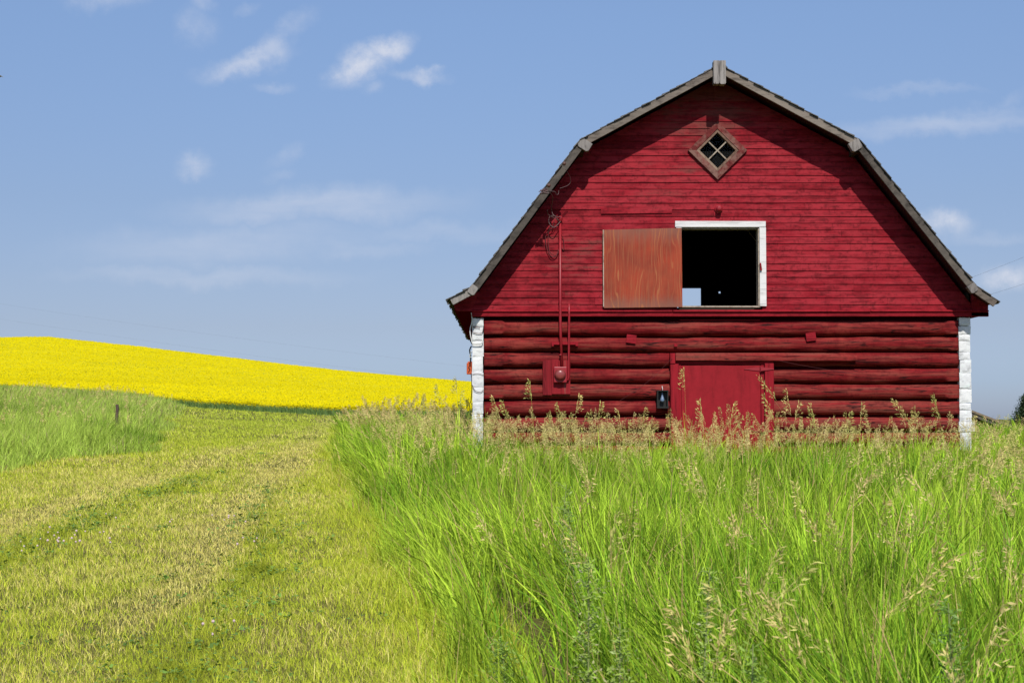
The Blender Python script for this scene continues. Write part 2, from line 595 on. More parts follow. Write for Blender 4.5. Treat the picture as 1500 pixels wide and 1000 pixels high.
def plywood_mat():
    """sheet of plywood: faded orange red stain, vertical cathedral grain showing pale wood"""
    m, t, b, o = new_mat('stained_plywood')
    tc = t.add('ShaderNodeTexCoord').outputs['Object']
    warp = t.add('ShaderNodeTexNoise')
    t.l.new(t.mapping(tc, (2.8, 1, 0.55)), warp.inputs['Vector'])
    warp.inputs['Scale'].default_value = 1.5
    warp.inputs['Detail'].default_value = 2.0
    sx = t.add('ShaderNodeSeparateXYZ', ins={0: tc})
    ph = t.math('ADD', t.math('MULTIPLY', sx.outputs[0], 46.0), t.math('MULTIPLY', warp.outputs['Fac'], 20.0))
    ring = t.math('POWER', t.math('ABSOLUTE', t.math('SINE', ph)), 2.0)
    zone = t.noise(t.mapping(tc, (3.3, 1, 0.35)), 1.7, 3.0)
    fibre = t.noise(t.mapping(tc, (46, 1, 1.2)), 1.2, 6.0, 0.7)
    fac = t.math('MULTIPLY', t.step(ring, 0.8, 0.98), t.step(zone, 0.44, 0.6))
    fac = t.math('MULTIPLY', fac, t.step(fibre, 0.3, 0.6, 0.35, 1.0))
    big = t.noise(t.mapping(tc, (2.0, 1, 1.4)), 1.4, 4.0)
    col = t.mix(t.step(big, 0.3, 0.7), (0.20, 0.026, 0.014), (0.33, 0.040, 0.017))
    col = t.mix(t.step(fibre, 0.38, 0.68, 0.0, 0.65), col, (0.27, 0.09, 0.042))
    # grey weathering along the top and bottom edge of the sheet
    wz = t.noise(t.mapping(tc, (9, 1, 1.2)), 2.0, 4.0)
    top = t.step(t.math('ADD', sx.outputs[2], t.math('MULTIPLY', wz, 0.35)), 0.5, 0.95, 0.0, 0.6)
    bot = t.step(t.math('SUBTRACT', sx.outputs[2], t.math('MULTIPLY', wz, 0.3)), -0.55, -0.8, 0.0, 0.5)
    col = t.mix(t.math('MAXIMUM', top, bot), col, (0.20, 0.115, 0.085))
    col = t.mix(t.math('MULTIPLY', fac, 0.85), col, (0.36, 0.125, 0.05))
    # rusty nail stains
    t.put(b.inputs['Base Color'], col)
    b.inputs['Roughness'].default_value = 0.7
    b.inputs['Specular IOR Level'].default_value = 0.2
    bp = t.add('ShaderNodeBump')
    bp.inputs['Strength'].default_value = 0.2
    bp.inputs['Distance'].default_value = 0.004
    t.put(bp.inputs['Height'], fibre)
    t.l.new(bp.outputs[0], b.inputs['Normal'])
    return m


MAT['plywood'] = plywood_mat()


def ground_mat():
    m, t, b, o = new_mat('turf_soil')
    tc = t.add('ShaderNodeTexCoord').outputs['Object']
    a = t.noise(tc, 0.35, 6.0, 0.6)
    c = t.noise(tc, 6.0, 8.0, 0.7)
    col = t.mix(t.step(a, 0.35, 0.65), (0.13, 0.125, 0.035), (0.24, 0.195, 0.075))
    col = t.mix(t.step(c, 0.35, 0.7), col, (0.08, 0.085, 0.022))
    t.put(b.inputs['Base Color'], col)
    b.inputs['Roughness'].default_value = 0.95
    b.inputs['Specular IOR Level'].default_value = 0.05
    bp = t.add('ShaderNodeBump')
    bp.inputs['Strength'].default_value = 0.8
    bp.inputs['Distance'].default_value = 0.05
    t.put(bp.inputs['Height'], c)
    t.l.new(bp.outputs[0], b.inputs['Normal'])
    return m


MAT['ground'] = ground_mat()
MAT['grass'] = leaf_mat('grass_blade', 0.22, 0.05, 0.5)
MAT['mown'] = leaf_mat('mown_blade', 0.33, 0.03, 0.7)
MAT['seed'] = leaf_mat('dry_seed_head', 0.2, 0.15, 0.6)
MAT['petal'] = leaf_mat('canola_flower', 0.3, 0.05, 0.7)
MAT['weed'] = leaf_mat('weed_leaf', 0.25, 0.3, 0.45)


def canopy_mat():
    m, t, b, o = new_mat('canola_canopy')
    tc = t.add('ShaderNodeTexCoord').outputs['Object']
    a = t.noise(t.mapping(tc, (0.05, 0.16, 0.2), rot=(0, 0, 0.5)), 1.0, 5.0, 0.6)
    c = t.noise(tc, 2.2, 6.0, 0.7)
    col = t.mix(t.step(c, 0.3, 0.6), (0.54, 0.47, 0.006), (0.70, 0.60, 0.004))
    col = t.mix(t.step(a, 0.52, 0.75, 0.0, 0.5), col, (0.46, 0.40, 0.01))
    t.put(b.inputs['Base Color'], col)
    b.inputs['Roughness'].default_value = 0.9
    b.inputs['Specular IOR Level'].default_value = 0.05
    return m


MAT['canopy'] = canopy_mat()


# ------------------------------------------------------------------ ground sheet
def build_ground():
    def axis(dense_lo, dense_hi, step, lo, hi, g):
        a = list(np.arange(dense_lo, dense_hi + 1e-6, step))
        s, x = step, dense_hi
        while x < hi:
            s *= g
            x += s
            a.append(x)
        s, x = step, dense_lo
        while x > lo:
            s *= g
            x -= s
            a.insert(0, x)
        return np.array(a)
    xs = axis(-30, 25, 0.6, -900, 900, 1.09)
    ys = axis(-2, 60, 0.6, -300, 1800, 1.045)
    X, Y = np.meshgrid(xs, ys)
    Z = terrain(X, Y)
    V = np.stack([X, Y, Z], -1).reshape(-1, 3)
    nx, ny = len(xs), len(ys)
    i = (np.arange(ny - 1)[:, None] * nx + np.arange(nx - 1)[None]).ravel()
    L = np.stack([i, i + 1, i + nx + 1, i + nx], -1)
    o = np_mesh('ground', V, L, np.full(len(L), 4), MAT['ground'], smooth=True)
    tag(o, kind='structure')


build_ground()

# ------------------------------------------------------------------ barn
YF = 28.0            # front wall plane
YR = 27.40           # front of the overhanging roof
YB = 40.2            # back wall
WXL, WXR = P(692, 500, YF)[0], P(1421.5, 500, YF)[0]
GZ = float(terrain(3.5, 28.0)) - 0.05
barn = empty('barn', ((WXL + WXR) / 2, YF, GZ), 'big weathered red barn with gambrel roof, log lower walls and white log corners', 'barn')
BX, BZ = (WXL + WXR) / 2, GZ


def pz(py, Y=YF):
    return P(750, py, Y)[2]


def pxx(px, Y=YF):
    return (px - 750) / F * Y * 1.0 / (math.cos(PITCH)) * math.cos(PITCH)


def Pxz(px, py, Y):
    p = P(px, py, Y)
    return (p[0], p[2])


# roof profile, outer line (X, Z) measured on the front edge
ROOF = [Pxz(659, 438, YR), Pxz(691, 421, YR), Pxz(850, 206, YR), Pxz(1054, 96, YR), Pxz(1259, 206, YR), Pxz(1428, 418, YR), Pxz(1461, 441, YR)]


def offset_profile(d):
    """profile moved inward (down) by d"""
    n = len(ROOF)
    out = []
    for i in range(n):
        segs = []
        if i > 0:
            segs.append((ROOF[i - 1], ROOF[i]))
        if i < n - 1:
            segs.append((ROOF[i], ROOF[i + 1]))
        nx = nz = 0
        for a, b in segs:
            dx, dz = b[0] - a[0], b[1] - a[1]
            l = math.hypot(dx, dz)
            nx += dz / l
            nz += -dx / l
        l = math.hypot(nx, nz)
        nx, nz = nx / l, nz / l
        a, b = segs[0]
        dx, dz = b[0] - a[0], b[1] - a[1]
        ll = math.hypot(dx, dz)
        c = (dz / ll) * nx + (-dx / ll) * nz
        out.append((ROOF[i][0] + nx * d / c, ROOF[i][1] + nz * d / c))
    return out


def prof_x(z, side, off=0.10):
    """x of the inner roof line at height z"""
    pr = offset_profile(off)
    pts = pr[1:4] if side < 0 else pr[5:2:-1]
    if z <= pts[0][1]:
        k = 0
    elif z <= pts[1][1]:
        k = 0
    else:
        k = 1
    a, b = pts[k], pts[k + 1]
    t = (z - a[1]) / (b[1] - a[1])
    return a[0] + (b[0] - a[0]) * t


def siding():
    m, back = M(), M()
    z0 = pz(456)
    zr = ROOF[3][1] - 0.10
    pitch = 0.1165
    n = int(math.ceil((zr - z0) / pitch))
    ox0, ox1, oz0, oz1 = pxx(992), pxx(1117), pz(448.5), pz(329)
    dcx, dcz, dr = pxx(1052), pz(222), 36 / F * YF

    def seg(xa0, xb0, xa1, xb1, za, zb, r, dy):
        L = max(xb0 - xa0, xb1 - xa1)
        k = max(1, int(L / 0.45))
        v, f = [], []
        yb, yt = 27.949 + dy, 27.963 + dy * 0.4
        ph = random.random() * 9
        for i in range(k + 1):
            t = i / k
            w = math.sin(ph + t * L * 1.7) * 0.002 + random.uniform(-.0012, .0012)
            xb_, xt_ = xa0 + (xb0 - xa0) * t, xa1 + (xb1 - xa1) * t
            v += [(xb_, yb + w + 0.022, za + w), (xb_, yb + w, za + w), (xt_, yt, zb)]
        for i in range(k):
            a = i * 3
            f += [(a, a + 3, a + 4, a + 1), (a + 1, a + 4, a + 5, a + 2)]
        f += [(0, 1, 2), (k * 3, k * 3 + 2, k * 3 + 1)]
        m.add(v, f, r)

    for c in range(n):
        za, zb = z0 + c * pitch, min(z0 + (c + 1) * pitch + 0.006, zr)
        zm = (za + zb) / 2
        wall_clip = lambda x, z: x
        lo0, hi0 = prof_x(za, -1), prof_x(za, 1)
        lo1, hi1 = prof_x(zb, -1), prof_x(zb, 1)
        cl, cr = pxx(691.5), pxx(1448)
        lo0, lo1 = max(lo0, cl), max(lo1, cl)
        hi0, hi1 = min(hi0, cr), min(hi1, cr)
        if hi1 - lo1 < 0.02:
            lo1 = hi1 = (lo1 + hi1) / 2
        holes = []
        if zb > oz0 + 0.02 and za < oz1 - 0.02:
            holes.append((ox0, ox1))
        h = dr - abs(zm - dcz)
        if h > 0.03:
            holes.append((dcx - h, dcx + h))
        cuts = [(lo0, lo1)]
        for (a, b) in holes:
            cuts += [(a, a), (b, b)]
        cuts.append((hi0, hi1))
        for i in range(0, len(cuts), 2):
            (a0, a1), (b0, b1) = cuts[i], cuts[i + 1]
            back.add([(a0, 27.985, za), (b0, 27.985, za), (b1, 27.985, zb), (a1, 27.985, zb)], [(0, 1, 2, 3)])
            # butt joints
            js = []
            x = a0 + random.uniform(1.2, 4.2)
            while x < b0 - 0.8:
                if a1 + .2 < x < b1 - .2:
                    js.append(x)
                x += random.uniform(2.2, 5.0)
            e0, e1 = [a0] + js + [b0], [a1] + js + [b1]
            for q in range(len(e0) - 1):
                dz = random.uniform(-.004, .004)
                g = 0.0016
                seg(e0[q] + (g if q else 0), e0[q + 1] - (g if q < len(js) else 0), e1[q] + (g if q else 0), e1[q + 1] - (g if q < len(js) else 0),
                    za + dz, zb, random.random(), random.uniform(-.004, .003))
    # one board that has come loose and sags, left above the loft door
    xa, xb, zz = pxx(881), pxx(985), pz(313)
    m.add([(xa, 27.928, zz - 0.012), (xb, 27.935, zz + .004), (xb, 27.95, zz + .105), (xa, 27.938, zz + .105), (xa, 27.96, zz - .012), (xb, 27.96, zz + .004)],
          [(0, 1, 2, 3), (4, 5, 1, 0)], 0.55)
    obj('gable_siding', m, MAT['siding'], barn)
    obj('sheathing', back, MAT['inside'], barn)


siding()


def eave_returns():
    for side, pts in ((-1, [(663, 446.5), (692.5, 455.5), (701, 431)]), ):
        pass
    # boards closing the eave at the front, left and right
    for pts in ([(661.5, 440), (691, 424.5), (702, 428), (690.6, 455.5), (668, 455)],):
        m = M()
        poly = [Pxz(a, b, 27.93) for a, b in pts]
        m.prism(poly[::-1], 27.93, 27.985, .45)
        obj('eave_return', m, MAT['siding'], barn)
    m = M()
    m.prism([Pxz(a, b, 27.93) for a, b in [(1423, 463.5), (1447, 463.5), (1447.5, 440), (1423, 424)]], 27.918, 27.985, .4)
    obj('eave_return', m, MAT['siding'], barn)
    # soffits run the length of the barn under both eaves
    so = plain('dark_red_soffit_paint', (.13, .004, .009), 1.0, 0, .3, 0.0)
    for x0, x1, pa, pb, th in ((pxx(665), WXL - .003, 454, 456, 0), (WXR + .003, pxx(1447), 461, 461, 0)):
        m = M()
        za, zb = pz(pa), pz(pb)
        m.add([(x0, 27.99, za), (x1, 27.99, zb), (x1, YB + .3, zb), (x0, YB + .3, za), (x0, 27.99, za + .03), (x1, 27.99, zb + .03), (x1, YB + .3, zb + .03), (x0, YB + .3, za + .03)],
              [(0, 3, 2, 1), (4, 5, 6, 7), (0, 1, 5, 4), (1, 2, 6, 5), (2, 3, 7, 6), (3, 0, 4, 7)], .2)
        obj('soffit', m, so, barn)


eave_returns()


def water_table():
    m = M()
    x0, x1 = pxx(691), pxx(1448)
    # sloping drip cap, then two stepped boards
    cuts = [x0, pxx(985), pxx(1275), x1]
    for a, b in zip(cuts[:-1], cuts[1:]):
        dy = random.uniform(-.006, .006)
        dz = random.uniform(-.004, .004)
        zt, zb = pz(453.6) + dz, pz(457.2) + dz
        m.add([(a, 27.955, zt), (b - .003, 27.955, zt), (b - .003, 27.885 + dy, zt - .018), (a, 27.885 + dy, zt - .018), (a, 27.885 + dy, zb), (b - .003, 27.885 + dy, zb), (b - .003, 27.96, zb), (a, 27.96, zb)],
              [(0, 3, 2, 1), (3, 4, 5, 2), (4, 7, 6, 5), (0, 7, 4, 3), (1, 2, 5, 6)], .8)
    m.box(x0, x1, 27.918, 27.985, pz(464), pz(457.25), .25)
    obj('drip_board', m, MAT['red_trim'], barn, bevel=.012, seg=3)


water_table()


def ridge_noise(seed):
    r = random.Random(seed)
    ph = [r.uniform(0, 6.28) for _ in range(6)]
    am = [r.uniform(.3, 1) for _ in range(6)]
    fr = [r.uniform(.4, 1.1), r.uniform(1, 2), r.uniform(2, 3.2), r.uniform(3, 5), r.uniform(6, 9), r.uniform(9, 13)]
    return lambda x: sum(a * math.sin(f * x + p) / (1 + 0.5 * i) for i, (a, f, p) in enumerate(zip(am, fr, ph))) / 2.2


LOGY = [466, 492, 515, 538, 561, 585, 609, 631, 651, 672, 692, 712]
LX0, LX1 = pxx(709), pxx(1404.5)
DOOR_L, DOOR_R = pxx(990), pxx(1124)


def hewn_log(x0, x1, za, zb, seed, square_l, square_r, yfront=28.0):
    m = M()
    n = 22
    L = x1 - x0
    k = max(6, int(L / 0.06))
    nz, ny, nr = ridge_noise(seed), ridge_noise(seed + 50), ridge_noise(seed + 90)
    R0 = (zb - za) / 2 * 1.0
    zc0 = (za + zb) / 2
    rr = random.Random(seed)
    gouges = [(rr.uniform(x0, x1), rr.uniform(-.7, .6), rr.uniform(.05, .12)) for _ in range(int(L * 1.5))]
    crack = rr.uniform(-.3, .5)
    v, f = [], []
    for i in range(k + 1):
        x = x0 + L * i / k
        R = R0 * (1.0 + 0.06 * nr(x))
        sq = 0.0
        if square_l:
            sq = max(sq, 1 - min(1, max(0, (x - x0 - square_l) / .03)))
        if square_r:
            sq = max(sq, 1 - min(1, max(0, (x1 - square_r - x) / .03)))
        zc = zc0 + nz(x) * 0.024
        yc = yfront + R0 * .95 + ny(x) * 0.012
        for j in range(n):
            a = 2 * math.pi * j / n
            c, s = math.cos(a), math.sin(a)
            e = 1.0 / 1.0
            if sq > 0:
                pw = 2.0 / (2.0 + 7.0 * sq)
                cc = math.copysign(abs(c) ** pw, c)
                ss = math.copysign(abs(s) ** pw, s)
            else:
                pw = 2.0 / 2.25
                cc = math.copysign(abs(c) ** pw, c)
                ss = math.copysign(abs(s) ** pw, s)
            q = 1.0 + 0.012 * nr(x * 2 + j * 1.7)
            if c > 0 and abs(s - crack - .12 * nz(x * .5)) < 0.09:
                q -= 0.03 * max(0, nr(x * .8 + seed))
            for gx, gs, gr in gouges:
                if c > 0 and abs(x - gx) < gr and abs(s - gs) < .2:
                    q -= 0.02
            v.append((x, yc - cc * R * q * (1 + .10 * sq), zc + ss * R * q * (1.02 if not sq else 0.97)))
    for i in range(k):
        for j in range(n):
            j2 = (j + 1) % n
            f.append((i * n + j, i * n + j2, (i + 1) * n + j2, (i + 1) * n + j))
    f.append(tuple(range(n)))
    f.append(tuple(range((k + 1) * n - 1, k * n - 1, -1)))
    m.add(v, f, rr.random())
    return m


def logs():
    for i in range(len(LOGY) - 1):
        ya, yb = LOGY[i], LOGY[i + 1]
        g = 2.0 if i else 3.0
        za, zb = pz(yb - 1.0), pz(ya + g)
        sl = 0.32 if i % 2 == 0 else 0.0
        sr = (0.17, 0.14, 0, 0.19, 0.2, 0.15, 0, .2, .2, .2, .2)[i]
        if ya < 532:
            obj('wall_log', hewn_log(LX0, LX1, za, zb, 100 + i, sl, sr), MAT['log'], barn, smooth=True)
        else:
            obj('wall_log', hewn_log(LX0, DOOR_L - .02, za, zb, 100 + i, sl, 0), MAT['log'], barn, smooth=True)
            obj('wall_log', hewn_log(DOOR_R + .06, LX1, za, zb, 130 + i, 0, sr), MAT['log'], barn, smooth=True)
    # chinking behind the logs
    m = M()
    m.box(LX0 - .1, LX1 + .1, 28.13, 28.24, GZ - .3, pz(463), .3)
    obj('wall_chinking', m, MAT['core'], barn)
    # side walls: logs run back from the white painted ends at the front corners
    for side, xw in ((-1, WXL), (1, WXR)):
        yy = 466.0
        rr = random.Random(5 + side)
        z_hi = pz(466)
        ends = ([466, 478, 498, 522, 545, 566, 588, 606, 628, 650, 672, 694, 715] if side < 0 else [465, 477, 490, 499, 516, 527, 546, 569, 590, 600, 617, 632, 652, 674, 696, 716])
        for q in range(len(ends) - 1):
            za, zb = pz(ends[q + 1] - rr.choice((.1, .15, .5))), pz(ends[q] + .15)
            wl, wr = rr.uniform(-.008, .006), rr.uniform(-.012, .010)
            tw = rr.uniform(-.004, .004)
            x0 = (WXL if side < 0 else LX1 + .012) + wl
            x1 = (LX0 - .012 if side < 0 else WXR) + wr
            if side > 0 and q == 10:
                x1 += .05
                x0 -= .02
            y0 = 28.0 + rr.uniform(-.02, .012)
            mm = M()
            nx, nz_ = 5, 5
            v, f = [], []
            for b in range(nz_ + 1):
                for a in range(nx + 1):
                    u, w = a / nx, b / nz_
                    ed = (1 - (2 * u - 1) ** 4) * (1 - (2 * w - 1) ** 4)
                    v.append((x0 + (x1 - x0) * u + rr.uniform(-.002, .002) + tw * (w - .5), y0 - .008 * ed + rr.uniform(-.0015, .0015), za + (zb - za) * w + rr.uniform(-.004, .004) + tw * (u - .5) * 2))
            nf = len(v)
            for b in range(nz_):
                for a in range(nx):
                    i0 = b * (nx + 1) + a
                    f.append((i0, i0 + 1, i0 + nx + 2, i0 + nx + 1))
            loop = [a for a in range(nx + 1)] + [b * (nx + 1) + nx for b in range(1, nz_ + 1)] + [nz_ * (nx + 1) + a for a in range(nx - 1, -1, -1)] + [b * (nx + 1) for b in range(nz_ - 1, 0, -1)]
            for li in loop:
                p = v[li]
                v.append((p[0], 28.34, p[2]))
            nl = len(loop)
            for a in range(nl):
                b = (a + 1) % nl
                f.append((loop[a], nf + a, nf + b, loop[b]))
            mm.add(v, f, rr.random())
            e = obj('log_end', mm, MAT['white_log'], barn, bevel=.003)
        # the run of the side wall
        for q in range(len(LOGY) - 1):
            mm = M()
            za, zb = pz(LOGY[q + 1] - 1), pz(LOGY[q] + 1)
            R = (zb - za) / 2
            xc = xw - side * (R + .01)
            nn = ridge_noise(300 + q + side)
            pts = [(xc + .008 * nn(y), y, (za + zb) / 2 + .008 * nn(y + 9)) for y in np.linspace(28.36, YB, 40)]
            mm.tube(pts, R, 14)
            obj('wall_log', mm, MAT['log'], barn, smooth=True)


logs()


def openings():
    # --- loft opening: white surround, timber reveal, sill
    lo = M()
    head = M()
    head.add([(pxx(989.2), 27.905, pz(333.5)), (pxx(1122.2), 27.905, pz(333.6)), (pxx(1122.4), 27.905, pz(325)), (pxx(989.4), 27.905, pz(324.6)),
              (pxx(989.2), 27.95, pz(333.5)), (pxx(1122.2), 27.95, pz(333.6)), (pxx(1122.4), 27.95, pz(325)), (pxx(989.4), 27.95, pz(324.6))],
             [(0, 1, 2, 3), (7, 6, 5, 4), (0, 4, 5, 1), (1, 5, 6, 2), (2, 6, 7, 3), (3, 7, 4, 0)], .8)
    hatch = obj('loft_doorway', head, MAT['white'], barn, bevel=.004)
    jm = M()
    jm.box(pxx(1113), pxx(1122.6), 27.908, 27.95, pz(449), pz(333.9), .9)
    obj('jamb', jm, MAT['white'], hatch, bevel=.004)
    jm = M()
    jm.box(pxx(991), pxx(998.8), 27.915, 27.95, pz(449), pz(333.9), .9)
    obj('jamb', jm, MAT['white'], hatch, bevel=.004)
    for q_ in ((1111, 1113.4, 27.93, 448.4, 334), (996.6, 998.5, 27.93, 448.4, 334), (998.6, 1110.9, 27.945, 335.8, 333.2)):
        rv = M()
        rv.box(pxx(q_[0]), pxx(q_[1]), q_[2], 28.16, pz(q_[3]), pz(q_[4]), .5)
        obj('reveal', rv, MAT['bare_wood'], hatch)
    sl = M()
    sl.box(pxx(996), pxx(1114), 27.925, 28.2, pz(450.6), pz(448.3), .6)
    obj('sill', sl, MAT['bare_wood'], hatch, bevel=.004)
    lt = M()
    lt.add([(pxx(1113.2), 27.87, pz(397)), (pxx(1116), 27.87, pz(396.6)), (pxx(1114.6), 27.87, pz(386)), (pxx(1112.8), 27.87, pz(386)),
            (pxx(1113.2), 27.906, pz(397)), (pxx(1116), 27.906, pz(396.6)), (pxx(1114.6), 27.906, pz(386)), (pxx(1112.8), 27.906, pz(386))],
           [(0, 1, 2, 3), (7, 6, 5, 4), (0, 4, 5, 1), (1, 5, 6, 2), (2, 6, 7, 3), (3, 7, 4, 0)], .6)
    obj('latch', lt, MAT['red_trim'], hatch)
    # --- plywood loft door slid to the left
    d = M()
    pts = [(884.8, 451.0), (999.8, 449.6), (998.3, 333.8), (882.6, 336.8)]
    v = [P(a, b, 27.865) for a, b in pts] + [(P(a, b, 27.865)[0], 27.888, P(a, b, 27.865)[2]) for a, b in pts]
    f = [(0, 1, 2, 3), (7, 6, 5, 4), (0, 4, 5, 1), (1, 5, 6, 2), (2, 6, 7, 3), (3, 7, 4, 0)]
    d.add(v, f, .5)
    dc = P(941, 393, 27.865)
    ply = obj('loft_door', d, MAT['plywood'], barn, origin=dc, bevel=.002)
    tag(ply, 'orange red plywood loft door with pale grain, slid open')
    ed = M()
    ed.box(P(883.2, 0, 27.88)[0] - .012, P(883.2, 0, 27.88)[0] + .004, 27.862, 27.89, pz(450), pz(338), .9)
    obj('door_edge', ed, MAT['bare_wood'], ply)
    for za_, zb_ in ((349, 343), (446, 440)):
        cl = M()
        cl.box(pxx(886), pxx(996), 27.889, 27.93, pz(za_), pz(zb_), .5)
        obj('batten', cl, MAT['inside'], ply)
    # --- barn lamp above the opening
    lm = M()
    c = P(1052.5, 306, 27.95)
    lm.lathe([(.070, -.004), (.072, .014), (.062, .024), (.046, .034), (.046, .08), (.052, .085), (.050, .11), (.030, .125), (.012, .127)], (c[0], 27.945, c[2]), 'Y', 18)
    lp = obj('wall_lamp', lm, MAT['red_metal'], barn, smooth=False, bevel=.002)
    sh = M()
    sh.tube([(c[0] - .02, 27.90, c[2] - .02), (c[0] - .025, 27.885, c[2] - .075)], .018, 8)
    obj('socket', sh, MAT['red_metal'], lp, smooth=True)
    # --- diamond window
    cx, cz = pxx(1052.3), pz(221.5)
    k = YF / F

    def ring(h_out, h_in, y0, y1, mat, name, par, jx=0):
        m = M()
        h = h_out * k
        g = h_in * k
        o4 = [(cx, cz - h), (cx + h, cz), (cx, cz + h * .98), (cx - h, cz)]
        i4 = [(cx, cz - g), (cx + g, cz), (cx, cz + g), (cx - g, cz)]
        for e in range(4):
            n = (e + 1) % 4
            dd = .0015
            m.prism([o4[e], o4[n], i4[n], i4[e]], y0, y1)
        return obj(name, m, mat, par, bevel=.003)
    win = ring(43.5, 31.5, 27.895, 27.96, MAT['red_window'], 'diamond_window', barn)
    ring(31.3, 26.5, 27.905, 28.06, MAT['window_wood'], 'sash', win)
    mu = M()
    a = 13.4 * k
    w = .011
    for s in (1, -1):
        # bars parallel to the sash sides
        d0 = Vector((1, 0, s)).normalized()
        nn = Vector((-s, 0, 1)).normalized()
        c0 = Vector((cx, 0, cz))
        L = 26.5 * k / math.sqrt(2) - .002
        q = [c0 - d0 * L - nn * w, c0 + d0 * L - nn * w, c0 + d0 * L + nn * w, c0 - d0 * L + nn * w]
        if s < 0:
            q = q[::-1]
        y0 = 27.925 if s > 0 else 27.928
        mu = M()
        mu.prism([(p.x, p.z) for p in q], y0, y0 + .03)
        obj('muntin', mu, MAT['bare_wood'], win)
    pn = M()
    g = 26.7 * k
    pn.add([(cx, 27.962, cz - g), (cx + g, 27.962, cz), (cx, 27.962, cz + g), (cx - g, 27.962, cz)], [(0, 1, 2, 3)])
    obj('pane', pn, MAT['glass'], win)
    ws = M()
    ns = 22
    for i in range(-ns, ns + 1):
        x = i * g / ns
        h = g - abs(x)
        if h > .01:
            zt = min(h, -.01)
            ws.box(cx + x - .0007, cx + x + .0007, 27.975, 27.9765, cz - h, cz + zt, .5)
    for i in range(-ns + 1, 0):
        z = i * g / ns
        h = g - abs(z)
        ws.box(cx - h, cx + h, 27.9755, 27.977, cz + z - .0007, cz + z + .0007, .5)
    obj('wire_screen', ws, plain('rusty_screen_wire', (.05, .042, .036), .7), win)
    # --- lower door
    dm = M()
    dm.box(pxx(997.5), pxx(1113.5), 27.955, 28.0, GZ + .1, pz(535), .5)
    door = obj('barn_door', dm, MAT['door_red'], barn, bevel=.005)
    for nm, bx_ in (('door_stop', (994.2, 997.1, 27.95, 28.02, GZ + .05, pz(534), .7)), ('door_stop', (1114, 1118.6, 27.95, 28.02, GZ + .05, pz(533), .6)),
                    ('jamb', (981.5, 993.8, 27.90, 28.1, GZ, pz(533), .6)), ('jamb', (1119.3, 1132.5, 27.905, 28.1, GZ, pz(532.2), .55)), ('jamb_head', (981, 988.4, 27.885, 28.1, pz(532.6), pz(517.5), .8))):
        s1 = M()
        s1.box(pxx(bx_[0]), pxx(bx_[1]), *bx_[2:])
        obj(nm, s1, MAT['red_trim_up'], door, bevel=.004)
    li = hewn_beam(pxx(989), pxx(1254), pz(528.5), pz(517), 27.87)
    obj('lintel', li, MAT['log'], door, bevel=.006)
    l2 = M()
    l2.box(pxx(990), pxx(1132), 27.94, 28.08, pz(533.5), pz(528.8), .1)
    obj('lintel', l2, MAT['red_trim'], door, bevel=.003)
    for yy in (540.5, 629.5):
        h = M()
        zc = pz(yy)
        xl, xm, xr = pxx(1089.5), pxx(1113.2), pxx(1132)
        t = .035
        h.prism([(xl, zc - .004), (xm, zc - t), (xm, zc + t), (xl, zc + .004)], 27.942, 27.953, .7)
        h.prism([(xm + .001, zc - t), (xr, zc - .008), (xr, zc + .008), (xm + .001, zc + t)], 27.889, 27.902, .7)
        h.tube([(xm, 27.935, zc - .05), (xm, 27.935, zc + .05)], .012, 10, .6)
        obj('hinge', h, MAT['red_metal'], door)
    # --- red patches nailed on the logs
    for (px, py, s, a, tl) in ((924.8, 496.5, 7.2, -.12, 0), (1188, 493.3, 7.2, .12, 0), (989.8, 505.8, 2.4, 0, 0)):
        m = M()
        c = Vector((pxx(px), 0, pz(py)))
        h = s * k
        q = []
        for (u, w_) in ((-1, -.85), (1, -.85), (1, .85), (-1, .85)):
            q.append((c.x + h * (u * math.cos(a) - w_ * math.sin(a)), c.z + h * (u * math.sin(a) + w_ * math.cos(a))))
        m.prism(q, 27.955, 28.0, .6)
        obj('patch_board', m, MAT['red_trim'], barn, bevel=.003)


def hewn_beam(x0, x1, z0, z1, y0):
    m = M()
    nn, n2 = ridge_noise(901), ridge_noise(902)
    k = 40
    v, f = [], []
    for i in range(k + 1):
        x = x0 + (x1 - x0) * i / k
        a, b = nn(x) * .008, n2(x) * .008
        t = 1.0 - 0.35 * max(0, (i / k - .82) / .18)
        v += [(x, y0 + a, z0 + b), (x, y0 + b * .6, z0 + (z1 - z0) * t * .62 + a), (x, y0 + .045, z0 + (z1 - z0) * t + a * .5), (x, 28.1, z0 + (z1 - z0) * t), (x, 28.1, z0 + b)]
    for i in range(k):
        for j in range(5):
            j2 = (j + 1) % 5
            f.append((i * 5 + j, (i + 1) * 5 + j, (i + 1) * 5 + j2, i * 5 + j2))
    f.append(tuple(range(5)))
    f.append(tuple(range(k * 5 + 4, k * 5 - 1, -1)))
    m.add(v, f, .8)
    return m


openings()


